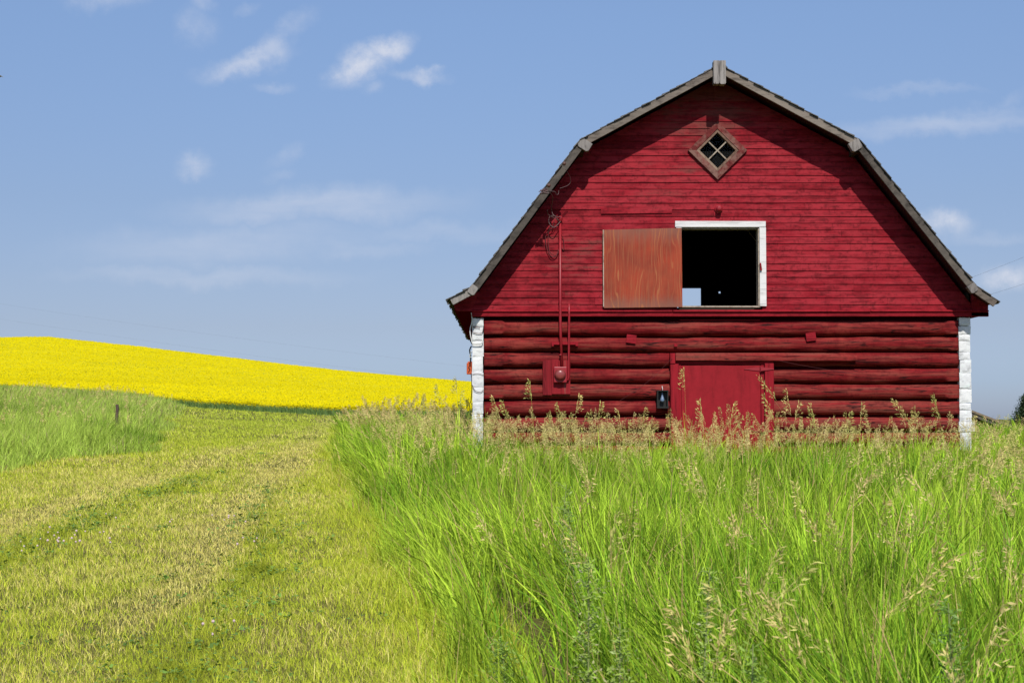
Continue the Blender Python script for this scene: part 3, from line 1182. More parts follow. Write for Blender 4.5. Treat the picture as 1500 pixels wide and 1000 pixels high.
def roof():
    # deck
    inner = offset_profile(.035)
    n = len(ROOF)
    m = M()
    v = []
    for y in (YR + .05, YB + .55):
        v += [(p[0], y, p[1]) for p in ROOF] + [(p[0], y, p[1]) for p in inner]
    f = []
    for i in range(n - 1):
        f.append((i, i + 1, 2 * n + i + 1, 2 * n + i))
        f.append((n + i, 3 * n + i, 3 * n + i + 1, n + i + 1))
        f.append((i, n + i, n + i + 1, i + 1))
        f.append((2 * n + i, 2 * n + i + 1, 3 * n + i + 1, 3 * n + i))
    f.append((0, 2 * n, 3 * n, n))
    f.append((n - 1, 2 * n - 1, 4 * n - 1, 3 * n - 1))
    m.add(v, f, .4)
    deck = obj('roof', m, plain('dark_red_roof_boards', (0.055, 0.006, 0.008), 0.9), barn)
    # shingle courses
    for side in (0, 1):
        sm = M()
        segs = [(0, 1), (1, 2), (2, 3)] if side == 0 else [(6, 5), (5, 4), (4, 3)]
        for (a, b) in segs:
            pa, pb = Vector((ROOF[a][0], ROOF[a][1])), Vector((ROOF[b][0], ROOF[b][1]))
            d = pb - pa
            L = d.length
            d.normalize()
            nr = Vector((-d.y, d.x)) if side == 0 else Vector((d.y, -d.x))
            ex = .135
            k = max(1, round(L / ex))
            ex = L / k
            for c in range(k):
                y = YR - random.uniform(.0, .05)
                while y < YB + .56:
                    w = random.uniform(.09, .24)
                    o0 = -.012 + random.uniform(-.012, .012)
                    if a in (0, 6) and c == 0:
                        o0 = -.05 + random.uniform(-.03, .012)
                    th = random.uniform(.010, .022)
                    if random.random() < .06:
                        th += .018
                    s0, s1 = c * ex + o0, min((c + 1) * ex + .02, L)
                    p0 = pa + d * s0 + nr * .012
                    p0t = pa + d * s0 + nr * (.012 + th)
                    p1 = pa + d * s1 + nr * .003
                    p1t = pa + d * s1 + nr * .014
                    y1 = y + w - .004
                    vv = [(p.x, q, p.y) for q in (y, y1) for p in (p0, p0t, p1t, p1)]
                    sm.add(vv, [(0, 3, 2, 1), (4, 5, 6, 7), (0, 1, 5, 4), (1, 2, 6, 5), (0, 4, 7, 3)], random.random())
                    y += w
        obj('shingles', sm, MAT['shingle'], deck)
    # ridge cap
    rc = M()
    p = ROOF[3]
    for s in (-1, 1):
        y = YR - .02
        while y < YB + .5:
            L = random.uniform(.35, .5)
            o2 = ROOF[2] if s < 0 else ROOF[4]
            dx, dz = (o2[0] - p[0]), (o2[1] - p[1])
            l = math.hypot(dx, dz)
            dx, dz = dx / l, dz / l
            up = .045 + random.uniform(0, .012)
            rc.add([(p[0], y, p[1] + up), (p[0] + dx * .13, y, p[1] + dz * .13 + up - .004), (p[0] + dx * .13, y + L, p[1] + dz * .13 + up - .004), (p[0], y + L, p[1] + up),
                    (p[0], y, p[1] + up - .02), (p[0] + dx * .13, y, p[1] + dz * .13 + up - .024)],
                   [(0, 1, 2, 3), (4, 5, 1, 0)])
            y += L * .6
    obj('ridge_cap', rc, MAT['shingle'], deck)
    # barge boards along the front edge
    wid = offset_profile(.112)
    for i in range(n - 1):
        a, b = ROOF[i], ROOF[i + 1]
        c, d = wid[i + 1], wid[i]
        steep = i in (1, 4)
        m = M()
        yo = 0.0 if steep else -.004
        dx, dz = b[0] - a[0], b[1] - a[1]
        # split in pieces so the edge is not ruler straight
        k = 7 if math.hypot(dx, dz) > 1 else 2
        jt = [(0, 0)] + [(random.uniform(-.006, .006), random.uniform(-.008, .008)) for _ in range(k - 1)] + [(0, 0)]
        vv, ff = [], []
        for q in range(k + 1):
            t = q / k
            for (s0, s1) in ((a, b), (d, c)):
                x = s0[0] + (s1[0] - s0[0]) * t
                z = s0[1] + (s1[1] - s0[1]) * t + jt[q][0 if s0 is a else 1] * .6
                vv += [(x, YR + yo, z), (x, YR + .045 + yo, z)]
        for q in range(k):
            e = q * 4
            ff += [(e, e + 4, e + 6, e + 2), (e + 1, e + 3, e + 7, e + 5), (e, e + 1, e + 5, e + 4), (e + 2, e + 6, e + 7, e + 3)]
        ff += [(0, 2, 3, 1), (k * 4, k * 4 + 1, k * 4 + 3, k * 4 + 2)]
        m.add(vv, ff, random.random())
        mat = MAT['dark_wood'] if steep else MAT['grey_wood']
        if i in (0, 5):
            mat = MAT['grey_block'] if i == 0 else MAT['grey_wood']
        obj('barge_board', m, mat, deck, bevel=.004)
        # same at the back gable
        m2 = M()
        m2.prism([a, b, c, d][::-1], YB + .5, YB + .54)
        obj('barge_board', m2, MAT['dark_wood'], deck)
    # covering blocks on the joints
    def block(cx, cy, w, h, ang, Y=YR - .03, split=False):
        m = M()
        c = P(cx, cy, Y)
        kk = Y / F
        ww, hh = w * kk / 2, h * kk / 2
        ch = min(ww, hh) * .35
        pl = [(-ww + ch, -hh), (ww - ch, -hh), (ww, -hh + ch), (ww, hh - ch * .3), (ww - ch * .3, hh), (-ww + ch * .3, hh), (-ww, hh - ch * .3), (-ww, -hh + ch)]
        ca, sa = math.cos(ang), math.sin(ang)
        m.prism([(c[0] + x * ca - z * sa, c[2] + x * sa + z * ca) for x, z in pl], Y, YR + .09, random.random())
        obj('end_block', m, MAT['grey_block'], deck, bevel=.006)
    block(1049.7, 105.8, 9.0, 35, 0, YR - .09)
    block(1058.9, 106.0, 9.0, 35.5, 0, YR - .088)
    block(856.5, 212, 19, 14.5, -math.radians(32))
    block(1253.5, 213, 17, 15, math.radians(30))
    block(692.5, 424.5, 11.5, 14, -math.radians(35))
    block(1425.5, 422.0, 12, 13, math.radians(35))
    # lookout board behind the ridge block
    m = M()
    m.prism([Pxz(1030, 111.5, YR + .1), Pxz(1078, 111.5, YR + .1), Pxz(1056, 99, YR + .1), Pxz(1052, 99, YR + .1)], YR + .06, YR + .10, .4)
    obj('ridge_gusset', m, MAT['grey_wood'], deck)
    # rafter tails and lookouts that carry the overhang
    ip = offset_profile(.036)
    for i in (2, 3, 4):
        x, z = ip[i]
        lk = M()
        lk.box(x - .04, x + .04, YR + .11, 28.2, z - .16, z - .06)
        obj('lookout', lk, MAT['inside'], deck)
    y = 28.5
    while y < YB:
        for (a, b) in ((0, 1), (6, 5)):
            p0, p1 = Vector(ip[a]), Vector(ip[b])
            d = (p1 - p0).normalized()
            nrm = Vector((d.y, -d.x)) if a == 0 else Vector((-d.y, d.x))
            q = [p0 + d * .01, p1, p1 + nrm * .09, p0 + d * .01 + nrm * .09]
            if a == 0:
                q = q[::-1]
            rt = M()
            rt.prism([(s.x, s.y) for s in q], y, y + .05)
            obj('rafter_tail', rt, MAT['core'], deck)
        y += .6


roof()


def back_and_inside():
    # back gable and wall with a loft opening that shows the sky through
    m = M()
    yb = YB
    zt = 1.6 + (620 - 422) / F * yb
    zo = pz(446)
    hx0, hx1 = (905 - 750) / F * yb, (1027.2 - 750) / F * yb
    pr = offset_profile(.05)
    zs = sorted(set([GZ - .3, zo, zt] + [pr[1][1], pr[2][1], pr[3][1] - .01] + list(np.arange(zt + .2, pr[3][1], .2)) + list(np.arange(GZ, zo, .25))))
    hole = P(1054, 428.3, yb)
    hs = .022

    def ext(z):
        if z < pr[1][1]:
            return WXL + .02, WXR - .02
        return max(prof_x(z, -1, .05), WXL + .0), min(prof_x(z, 1, .05), WXR)
    for a, b in zip(zs[:-1], zs[1:]):
        if b - a < 1e-4:
            continue
        l0, r0 = ext(a)
        l1, r1 = ext(b)
        cuts = [(l0, l1)]
        if a >= zo - 1e-6 and b <= zt + 1e-6:
            cuts += [(hx0, hx0), (hx1, hx1)]
        cuts.append((r0, r1))
        for i in range(0, len(cuts), 2):
            (a0, a1), (b0, b1) = cuts[i], cuts[i + 1]
            if a <= hole[2] <= b and a0 < hole[0] < b0:
                hx, hz = hole[0], hole[2]
                for (xa, xb, za, zb) in ((a0, hx - hs, a, b), (hx + hs, b0, a, b), (hx - hs, hx + hs, a, hz - hs), (hx - hs, hx + hs, hz + hs, b)):
                    m.add([(xa, yb, za), (xb, yb, za), (xb, yb, zb), (xa, yb, zb)], [(0, 1, 2, 3)])
            else:
                m.add([(a0, yb, a), (b0, yb, a), (b1, yb, b), (a1, yb, b)], [(0, 1, 2, 3)])
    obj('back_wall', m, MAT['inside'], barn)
    fl = M()
    fl.box(WXL + .2, WXR - .2, 28.25, YB - .02, pz(452), pz(449.2))
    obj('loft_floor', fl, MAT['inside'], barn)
    # inside rafters
    ip = offset_profile(.04)
    i2 = offset_profile(.17)
    y = 28.6
    while y < YB - .2:
        rf = M()
        for i in range(1, 5):
            q = [ip[i], ip[i + 1], i2[i + 1], i2[i]]
            rf.prism(q[::-1], y, y + .06)
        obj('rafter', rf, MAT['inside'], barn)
        y += .9
    # knee walls above the logs
    for xa_, xb_, i_ in ((WXL + .02, WXL + .06, 1), (WXR - .06, WXR - .02, 5)):
        kw = M()
        kw.box(xa_, xb_, 28.0, YB, pz(464), ROOF[i_][1] - .07)
        obj('knee_wall', kw, MAT['inside'], barn)


back_and_inside()


def electrics():
    # meter board with round meter, conduits, weather head and loose wires
    m = M()
    x0, x1 = pxx(795), pxx(835.5)
    w = (x1 - x0) / 3
    for i in range(3):
        m.box(x0 + i * w, x0 + (i + 1) * w - .004, 27.95 + random.uniform(-.002, .002), 27.99, pz(577 + (i == 0) * 1.5), pz(527.5 - (i == 1) * .8), random.random())
    bd = obj('meter_board', m, wood_paint('worn_red_backboard', (0.15, .008, .012), (.28, .015, .022), (.26, .19, .14), .14, stretch=(16, 6, 1.0), bump=.4), barn, bevel=.003)
    b = M()
    b.box(pxx(811), pxx(830), 27.855, 27.949, pz(560.5), pz(537.5), .6)
    bx = obj('meter_box', b, MAT['red_metal'], bd, bevel=.012)
    c = P(820.5, 548.5, 27.86)
    g = M()
    g.lathe([(.098, -.01), (.098, .03), (.088, .04), (.086, .055), (.07, .075), (.04, .084), (.001, .086)], (c[0], 27.857, c[2]), 'Y', 28)
    obj('meter', g, plain('dusty_red_meter_glass', (.23, .045, .042), .3, 0, .3, .5), bd, smooth=True)
    t = M()
    t.tube([(pxx(823.0 - .0), 27.90, pz(540)), (pxx(820.7), 27.90, pz(480)), (pxx(820.6), 27.885, pz(452)), (pxx(820.6), 27.885, pz(328))], .0235, 12)
    for yy in (345, 395, 440, 520):
        t.tube([(pxx(820.7) - .0, 27.895, pz(yy + .9)), (pxx(820.7), 27.895, pz(yy - .9))], .03, 12)
    obj('conduit', t, MAT['red_metal'], barn, smooth=True)
    t = M()
    t.tube([(pxx(828), 27.91, pz(556)), (pxx(832.2), 27.91, pz(556)), (pxx(833), 27.91, pz(553)), (pxx(833.6), 27.90, pz(460)), (pxx(833.6), 27.89, pz(446))], .019, 12)
    obj('conduit', t, MAT['red_metal'], barn, smooth=True)
    br = M()
    br.box(pxx(809), pxx(846.5), 27.93, 28.0, pz(505), pz(501), .6)
    br.box(pxx(808), pxx(811), 27.92, 28.0, pz(507.5), pz(500.5), .6)
    br.box(pxx(843), pxx(846.8), 27.92, 28.0, pz(507), pz(501.5), .6)
    obj('conduit_bracket', br, MAT['red_trim'], barn, bevel=.003)
    # weather head
    hd = M()
    a = P(820.8, 322, 27.86)
    hd.lathe([(.03, -.04), (.034, .0), (.045, .02), (.042, .05), (.02, .07)], (a[0], a[1] + .02, a[2]), 'Z', 14)
    wh = obj('weather_head', hd, MAT['red_metal'], barn, smooth=True)

    def wire(pts, rad, mat, par=barn):
        # smooth through points (px, py, Y)
        pp = [Vector(P(*q)) for q in pts]
        out = []
        for i in range(len(pp) - 1):
            p0, p1, p2, p3 = pp[max(0, i - 1)], pp[i], pp[i + 1], pp[min(len(pp) - 1, i + 2)]
            for s in range(6):
                t_ = s / 6
                out.append(0.5 * ((2 * p1) + (p2 - p0) * t_ + (2 * p0 - 5 * p1 + 4 * p2 - p3) * t_ ** 2 + (3 * p1 - p0 - 3 * p2 + p3) * t_ ** 3))
        out.append(pp[-1])
        q = M()
        q.tube(out, rad, 6)
        obj('wire', q, mat, par, smooth=True)
    Y = 27.78
    W, D = MAT['wire_grey'], MAT['wire_dark']
    wire([(821, 324, 27.84), (812, 333, Y), (804.5, 327, Y), (805, 318, Y), (812, 316, Y), (818, 323, 27.82)], .007, W)
    wire([(822, 318, 27.84), (812, 316, Y), (808, 308, Y), (809, 296, 27.6), (809.5, 288, 27.45), (804, 280, 27.25)], .006, W)
    wire([(819, 323, 27.84), (811, 319, Y), (803, 314, 27.7), (802, 308, 27.6)], .006, W)
    wire([(812, 322, 27.9), (809, 334, 27.88), (800, 343, 27.9), (800, 360, 27.9), (806, 374, 27.9), (812, 376, 27.9), (818, 370, 27.92)], .007, D)
    wire([(807, 325, 27.9), (804, 338, 27.88), (803, 356, 27.9), (806, 370, 27.9), (815, 374, 27.9), (820, 362, 27.93), (826, 366, 27.93), (825, 350, 27.93), (821, 344, 27.9)], .006, D)
    wire([(804, 280, 27.22), (813, 281, 27.3), (815, 285, 27.35), (818, 284, 27.4), (818.5, 279, 27.4)], .005, W)
    wire([(828, 248, 27.22), (834, 257, 27.4), (836, 266, 27.5), (831, 272, 27.5), (820, 276, 27.45)], .004, W)
    # insulators on the barge board
    for (a, b) in ((826.5, 239.5), (804, 271.5), (799, 279)):
        m = M()
        c = P(a, b, 27.16)
        m.lathe([(.012, 0), (.03, .008), (.032, .03), (.018, .04), (.03, .05), (.028, .075), (.01, .08)], (c[0], 27.22, c[2]), 'Y', 12)
        obj('insulator', m, plain('dull_brown_porcelain', (.10, .05, .04), .4), barn, smooth=True)
    m = M()
    c = P(797, 280, 27.15)
    for i in range(9):
        p = [Vector(c) + Vector((random.uniform(-.09, .09), random.uniform(-.04, .04), random.uniform(-.05, .05))) for _ in range(4)]
        m.tube(p, .006, 5)
    obj('wire', m, MAT['wire_grey'], barn)
    # white cable and wire round the left corner
    wire([(690.5, 458, 27.93), (691.5, 470, 27.96), (688.5, 484, 27.96), (690.5, 497, 27.95), (693, 503, 27.95), (705, 502.5, 27.94), (707, 498, 27.95)], .009, MAT['white_wire'])
    wire([(693, 479, 27.97), (702, 479.5, 27.96), (702, 480.5, 27.96)], .006, MAT['wire_grey'])
    wire([(692, 486, 27.97), (698, 488, 27.96), (706, 487.5, 27.96), (708, 480, 27.97)], .006, MAT['wire_grey'])
    wire([(690.5, 507, 28.05), (688, 513, 28.1), (689.5, 522, 28.1), (689, 530, 28.1)], .012, MAT['black_metal'])
    wire([(691, 514, 28.0), (688, 522, 28.05), (690.5, 523, 28.0)], .008, MAT['white_wire'])
    wire([(690, 547, 28.1), (691, 556, 28.05), (691, 575, 28.02), (689.5, 590, 28.05)], .008, MAT['black_metal'])
    wire([(692, 548, 27.97), (700, 547, 27.965), (708, 549, 27.97)], .004, MAT['wire_grey'])
    wire([(691, 562, 27.97), (696, 572, 27.965), (704, 574, 27.965), (708, 571, 27.97)], .005, MAT['wire_grey'])
    wire([(985, 524, 27.86), (950, 558, 27.9), (906, 588, 27.92)], .0025, D)
    wire([(1142, 528, 27.86), (1175, 535, 27.9), (1260, 549, 27.95)], .0025, D)
    # thin rusty wire under the ridge
    wire([(1048, 121, 27.25), (1047, 133, 27.6), (1046, 146, 27.94)], .004, MAT['wire_dark'])
    # orange box on the side wall
    m = M()
    c0, c1 = P(683.6, 548, 28.2), P(690.8, 531.5, 28.2)
    m.box(c0[0], WXL + .03, 28.16, 28.30, c0[2], c1[2], .5)
    m.box(c0[0] + .015, WXL + .03, 28.18, 28.28, c1[2], c1[2] + .025, .5)
    bx = obj('junction_box', m, MAT['orange'], barn, bevel=.008)
    m = M()
    m.tube([P(686, 545, 28.155), P(688.5, 541, 28.15), P(686.5, 538, 28.15), P(688.5, 534, 28.155)], .006, 6)
    obj('clip', m, MAT['black_metal'], bx)


electrics()


def lantern():
    c = P(970.5, 584, 27.9)
    root = empty('lantern', (c[0], 27.9, c[2] - .14), 'small black box lantern with pale bulb hanging on the logs beside the red door', 'lantern')
    k = 27.9 / F
    w, h = 7.4 * k, 11.2 * k
    m = M()
    for sx in (-1, 1):
        for sy in (27.84, 27.975):
            m.box(c[0] + sx * w - .008, c[0] + sx * w + .008, sy, sy + .015, c[2] - h, c[2] + h)
    m.box(c[0] - w - .012, c[0] + w + .012, 27.835, 27.995, c[2] + h, c[2] + h + .016)
    m.box(c[0] - w - .012, c[0] + w + .012, 27.835, 27.995, c[2] - h - .03, c[2] - h)
    m.box(c[0] - w, c[0] + w, 27.985, 27.993, c[2] - h, c[2] + h)
    obj('frame', m, MAT['black_metal'], root)
    b = M()
    b.lathe([(.012, .10), (.014, .045), (.03, .0), (.038, -.03), (.03, -.055), (.005, -.066)], (c[0] - .003, 27.915, c[2] + .01), 'Z', 14)
    obj('bulb', b, plain('pale_blue_bulb', (.15, .21, .32), .3, 0, .1, .5), root, smooth=True)
    q = M()
    q.tube([(c[0], 27.915, c[2] + h), (c[0] + .004, 27.93, c[2] + h + .05), (c[0] - .002, 27.96, c[2] + h + .09)], .006, 6)
    obj('cord', q, MAT['white_wire'], root, smooth=True)


lantern()

# ------------------------------------------------------------------ other things in the place
def others():
    # fence post in the left grass
    p = P(171, 600, 48.0)
    zg = float(terrain(p[0], 48.0))
    zt = P(171, 592, 48.0)[2]
    m = M()
    nn = ridge_noise(77)
    pts = [(p[0] + .02 * nn(z * 3), 48.0, z) for z in np.linspace(zg - .3, zt, 9)]
    m.tube(pts, [.052, .05, .05, .048, .05, .047, .046, .047, .044], 10)
    post = obj('fence_post', m, MAT['post_wood'], None, origin=(p[0], 48.0, zg))
    tag(post, 'lone dark weathered fence post standing in tall grass before the yellow field', 'fence post')
    # low shed behind the barn on the right
    Y0 = 66.0
    s = Y0 / F
    ap, ev = P(1398, 590.5, Y0), P(1489, 625.5, Y0)
    gz = float(terrain(ev[0], Y0)) - .2
    cx = ap[0]
    root = empty('shed', (cx, Y0, gz), 'low brown board shed with sloping roof behind the right corner of the red barn', 'shed')
    hw = ev[0] - cx
    m = M()
    m.prism([(cx - hw + .25, gz), (cx + hw - .3, gz), (cx + hw - .3, ev[2] + .05), (cx, ap[2] - .06), (cx - hw + .25, ev[2] + .05)], Y0 + .3, Y0 + 6)
    obj('wall', m, MAT['brown_wood'], root)
    m = M()
    for sgn in (-1, 1):
        q = [(cx, ap[2] - .09), (cx + sgn * hw, ev[2] - .09), (cx + sgn * hw, ev[2]), (cx, ap[2])]
        m.prism(q if sgn > 0 else q[::-1], Y0, Y0 + 6.3)
    obj('roof', m, wood_paint('shed_roof_wood', (.12, .09, .06), (.24, .19, .13), (.28, .22, .16), .1, stretch=(3, 3, 6)), root)
    m = M()
    q = [(cx, ap[2] - .24), (cx + hw - .02, ev[2] - .24), (cx + hw - .02, ev[2] - .095), (cx, ap[2] - .095)]
    m.prism(q, Y0 + .05, Y0 + .1)
    obj('fascia', m, MAT['dark_wood'], root)
    # power lines
    def line(pa, pb, sag, rad, label, cat='power line'):
        a, b = Vector(P(*pa)), Vector(P(*pb))
        m = M()
        pts = []
        for i in range(25):
            t = i / 24
            q = a.lerp(b, t)
            q.z -= sag * 4 * t * (1 - t)
            pts.append(q)
        m.tube(pts, rad, 5)
        o = obj('power_line', m, MAT['black_wire'], None, origin=tuple(a))
        tag(o, label, cat)
    MAT['black_wire'] = plain('overhead_wire', (.12, .12, .13), .6)
    line((1300, 452, 48), (1800, 250, 40), .1, .0022, 'thin overhead wire climbing to the right, upper of the two beside the barn roof')
    line((1300, 476, 48), (1800, 312, 40), .1, .0022, 'thin overhead wire climbing to the right, lower of the two beside the barn roof')
    line((-200, 412, 90), (760, 545, 75), .25, .0016, 'faint overhead wire above the yellow field, upper of the two')
    line((-200, 434, 90), (760, 568, 75), .25, .0016, 'faint overhead wire above the yellow field, lower of the two')
    # bird leaving the frame at the left edge
    c = Vector(P(-5, 114, 45))
    root = empty('bird', c, 'pale grey bird in flight at the left edge, only a wing tip in view', 'bird')
    m = M()
    m.tube([c + Vector((0, -.13, -.02)), c + Vector((0, -.06, .0)), c + Vector((0, .03, 0)), c + Vector((0, .12, .01)), c + Vector((0, .2, .02))], [.012, .04, .05, .03, .008], 10)
    obj('body', m, plain('pale_feathers', (.5, .5, .52), .8), root, smooth=True)
    for sgn in (-1, 1):
        m = M()
        q = [(.03, -.05, .01), (.12, -.07, .05), (.21, -.02, .0), (.12, .06, .04), (.03, .08, .01)]
        top = [c + Vector((sgn * x, y, z + .008)) for x, y, z in q]
        bot = [c + Vector((sgn * x, y, z)) for x, y, z in q]
        n = len(q)
        m.add(top + bot, [tuple(range(n)), tuple(range(2 * n - 1, n - 1, -1))] + [(i, (i + 1) % n, n + (i + 1) % n, n + i) for i in range(n)])
        obj('wing', m, plain('grey_wing_feathers', (.34, .35, .38), .8), root)


others()


def evergreen(px, py_top, Y, wpx, label):
    r = np.random.default_rng(91)
    s = Y / F
    base = P(px, 620, Y)
    zg = float(terrain(base[0], Y))
    zt = P(px, py_top, Y)[2]
    H = zt - zg
    root = empty('evergreen_tree', (base[0], Y, zg), label, 'tree')
    m = M()
    m.tube([(base[0], Y, zg - .2), (base[0] + .03, Y, zg + H * .5), (base[0], Y, zt - H * .05)], [H * .03, H * .02, H * .005], 8)
    for i in range(16):
        t = r.uniform(.1, .85)
        a = r.uniform(0, 6.28)
        L = wpx * s * (1 - t * .8) * .85
        m.tube([(base[0], Y, zg + H * t), (base[0] + math.cos(a) * L, Y + math.sin(a) * L, zg + H * t + L * .25)], [H * .01, H * .003], 5)
    obj('trunk', m, MAT['post_wood'], root)
    N = 9000
    cl = 160
    ct = r.random(cl) ** .8
    ca = r.random(cl) * 6.283
    cr = wpx * s * (1 - ct * .82) * np.sqrt(r.random(cl))
    cc = np.stack([base[0] + cr * np.cos(ca), Y + cr * np.sin(ca), zg + H * (.04 + .96 * ct)], -1)
    tone = r.uniform(.7, 1.35, cl)
    k = r.integers(0, cl, N)
    p = cc[k] + r.normal(0, 1, (N, 3)) * wpx * s * np.array([.13, .13, .10])
    d = r.normal(0, 1, (N, 3)) + np.array([0, 0, .7])
    d /= np.linalg.norm(d, axis=1)[:, None]
    e = np.cross(d, r.normal(0, 1, (N, 3)))
    e /= np.linalg.norm(e, axis=1)[:, None]
    L = (r.uniform(.6, 1.4, N) * wpx * s * .075)[:, None]
    V = np.stack([p - e * L * .3, p + e * L * .3, p + d * L * 1.6], 1).reshape(-1, 3)
    col = np.array([.035, .062, .022]) * (tone[k] * r.uniform(.7, 1.3, N))[:, None]
    np_mesh('crown', V, np.arange(N * 3), np.full(N, 3), MAT['weed'], np.repeat(col, 3, 0), parent=root, origin=(base[0], Y, zg))


evergreen(1507, 582, 120.0, 27, 'dark bushy evergreen at the right edge of the photo, beyond the shed')


# ------------------------------------------------------------------ blades
def ribbons(base, h, w, yaw, lean, rows=(0.0, 0.38, 0.72), droop=0.25, col=None, tipcol=None):
    """curved tapering blades -> V, loops, sizes, colours"""
    N = len(base)
    side = np.stack([np.cos(yaw), np.sin(yaw), np.zeros(N)], -1)
    vs, cs = [], []
    ln = np.linalg.norm(lean, axis=1)
    for t in rows:
        c = base.copy()
        c[:, 2] += h * (t - droop * ln * t * t)
        c[:, :2] += lean * (h * t ** 1.9)[:, None]
        hw = (w * (1 - t ** 2.2) * (0.75 + .5 * t * (1 - t) * 2) * .5)[:, None]
        vs += [c - side * hw, c + side * hw]
        q = col if tipcol is None else col * (1 - t) + tipcol * t
        cs += [q, q]
    c = base.copy()
    c[:, 2] += h * (1 - droop * ln)
    c[:, :2] += lean * h[:, None]
    vs.append(c)
    cs.append(col if tipcol is None else tipcol)
    k = len(rows)
    per = 2 * k + 1
    V = np.stack(vs, 1).reshape(-1, 3)
    C = np.stack(cs, 1).reshape(-1, 3)
    idx = []
    sz = []
    for i in range(k - 1):
        idx += [2 * i, 2 * i + 1, 2 * i + 3, 2 * i + 2]
        sz.append(4)
    idx += [2 * k - 2, 2 * k - 1, 2 * k]
    sz.append(3)
    L = (np.arange(N)[:, None] * per + np.array(idx)[None]).ravel()
    S = np.tile(np.array(sz), N)
    return V, L, S, C


def join(parts):
    V, L, S, C = [], [], [], []
    o = 0
    for v, l, s, c in parts:
        V.append(v)
        L.append(l + o)
        S.append(s)
        C.append(c)
        o += len(v)
    return np.concatenate(V), np.concatenate(L), np.concatenate(S), np.concatenate(C)


def scatter(y0, y1, dens, keep, pad=1.2, slope=0.335):
    """random ground points in the strip y0..y1 of the wedge the camera could see"""
    w0, w1 = slope * y0 + pad, slope * y1 + pad
    area = (w0 + w1) * (y1 - y0)
    n = int(area * dens)
    Y = y0 + (y1 - y0) * RNG.random(n)
    half = slope * Y + pad
    X = (RNG.random(n) * 2 - 1) * w1
    ok = (np.abs(X) < half) & keep(X, Y)
    return X[ok], Y[ok]


def in_barn(X, Y):
    return (X > WXL + .02) & (X < WXR - .02) & (Y > 27.98) & (Y < YB)


GREEN = np.array([0.172, 0.345, 0.022])
YGREEN = np.array([0.415, 0.56, 0.048])
DGREEN = np.array([0.045, 0.120, 0.016])
STRAW = np.array([0.46, 0.35, 0.14])


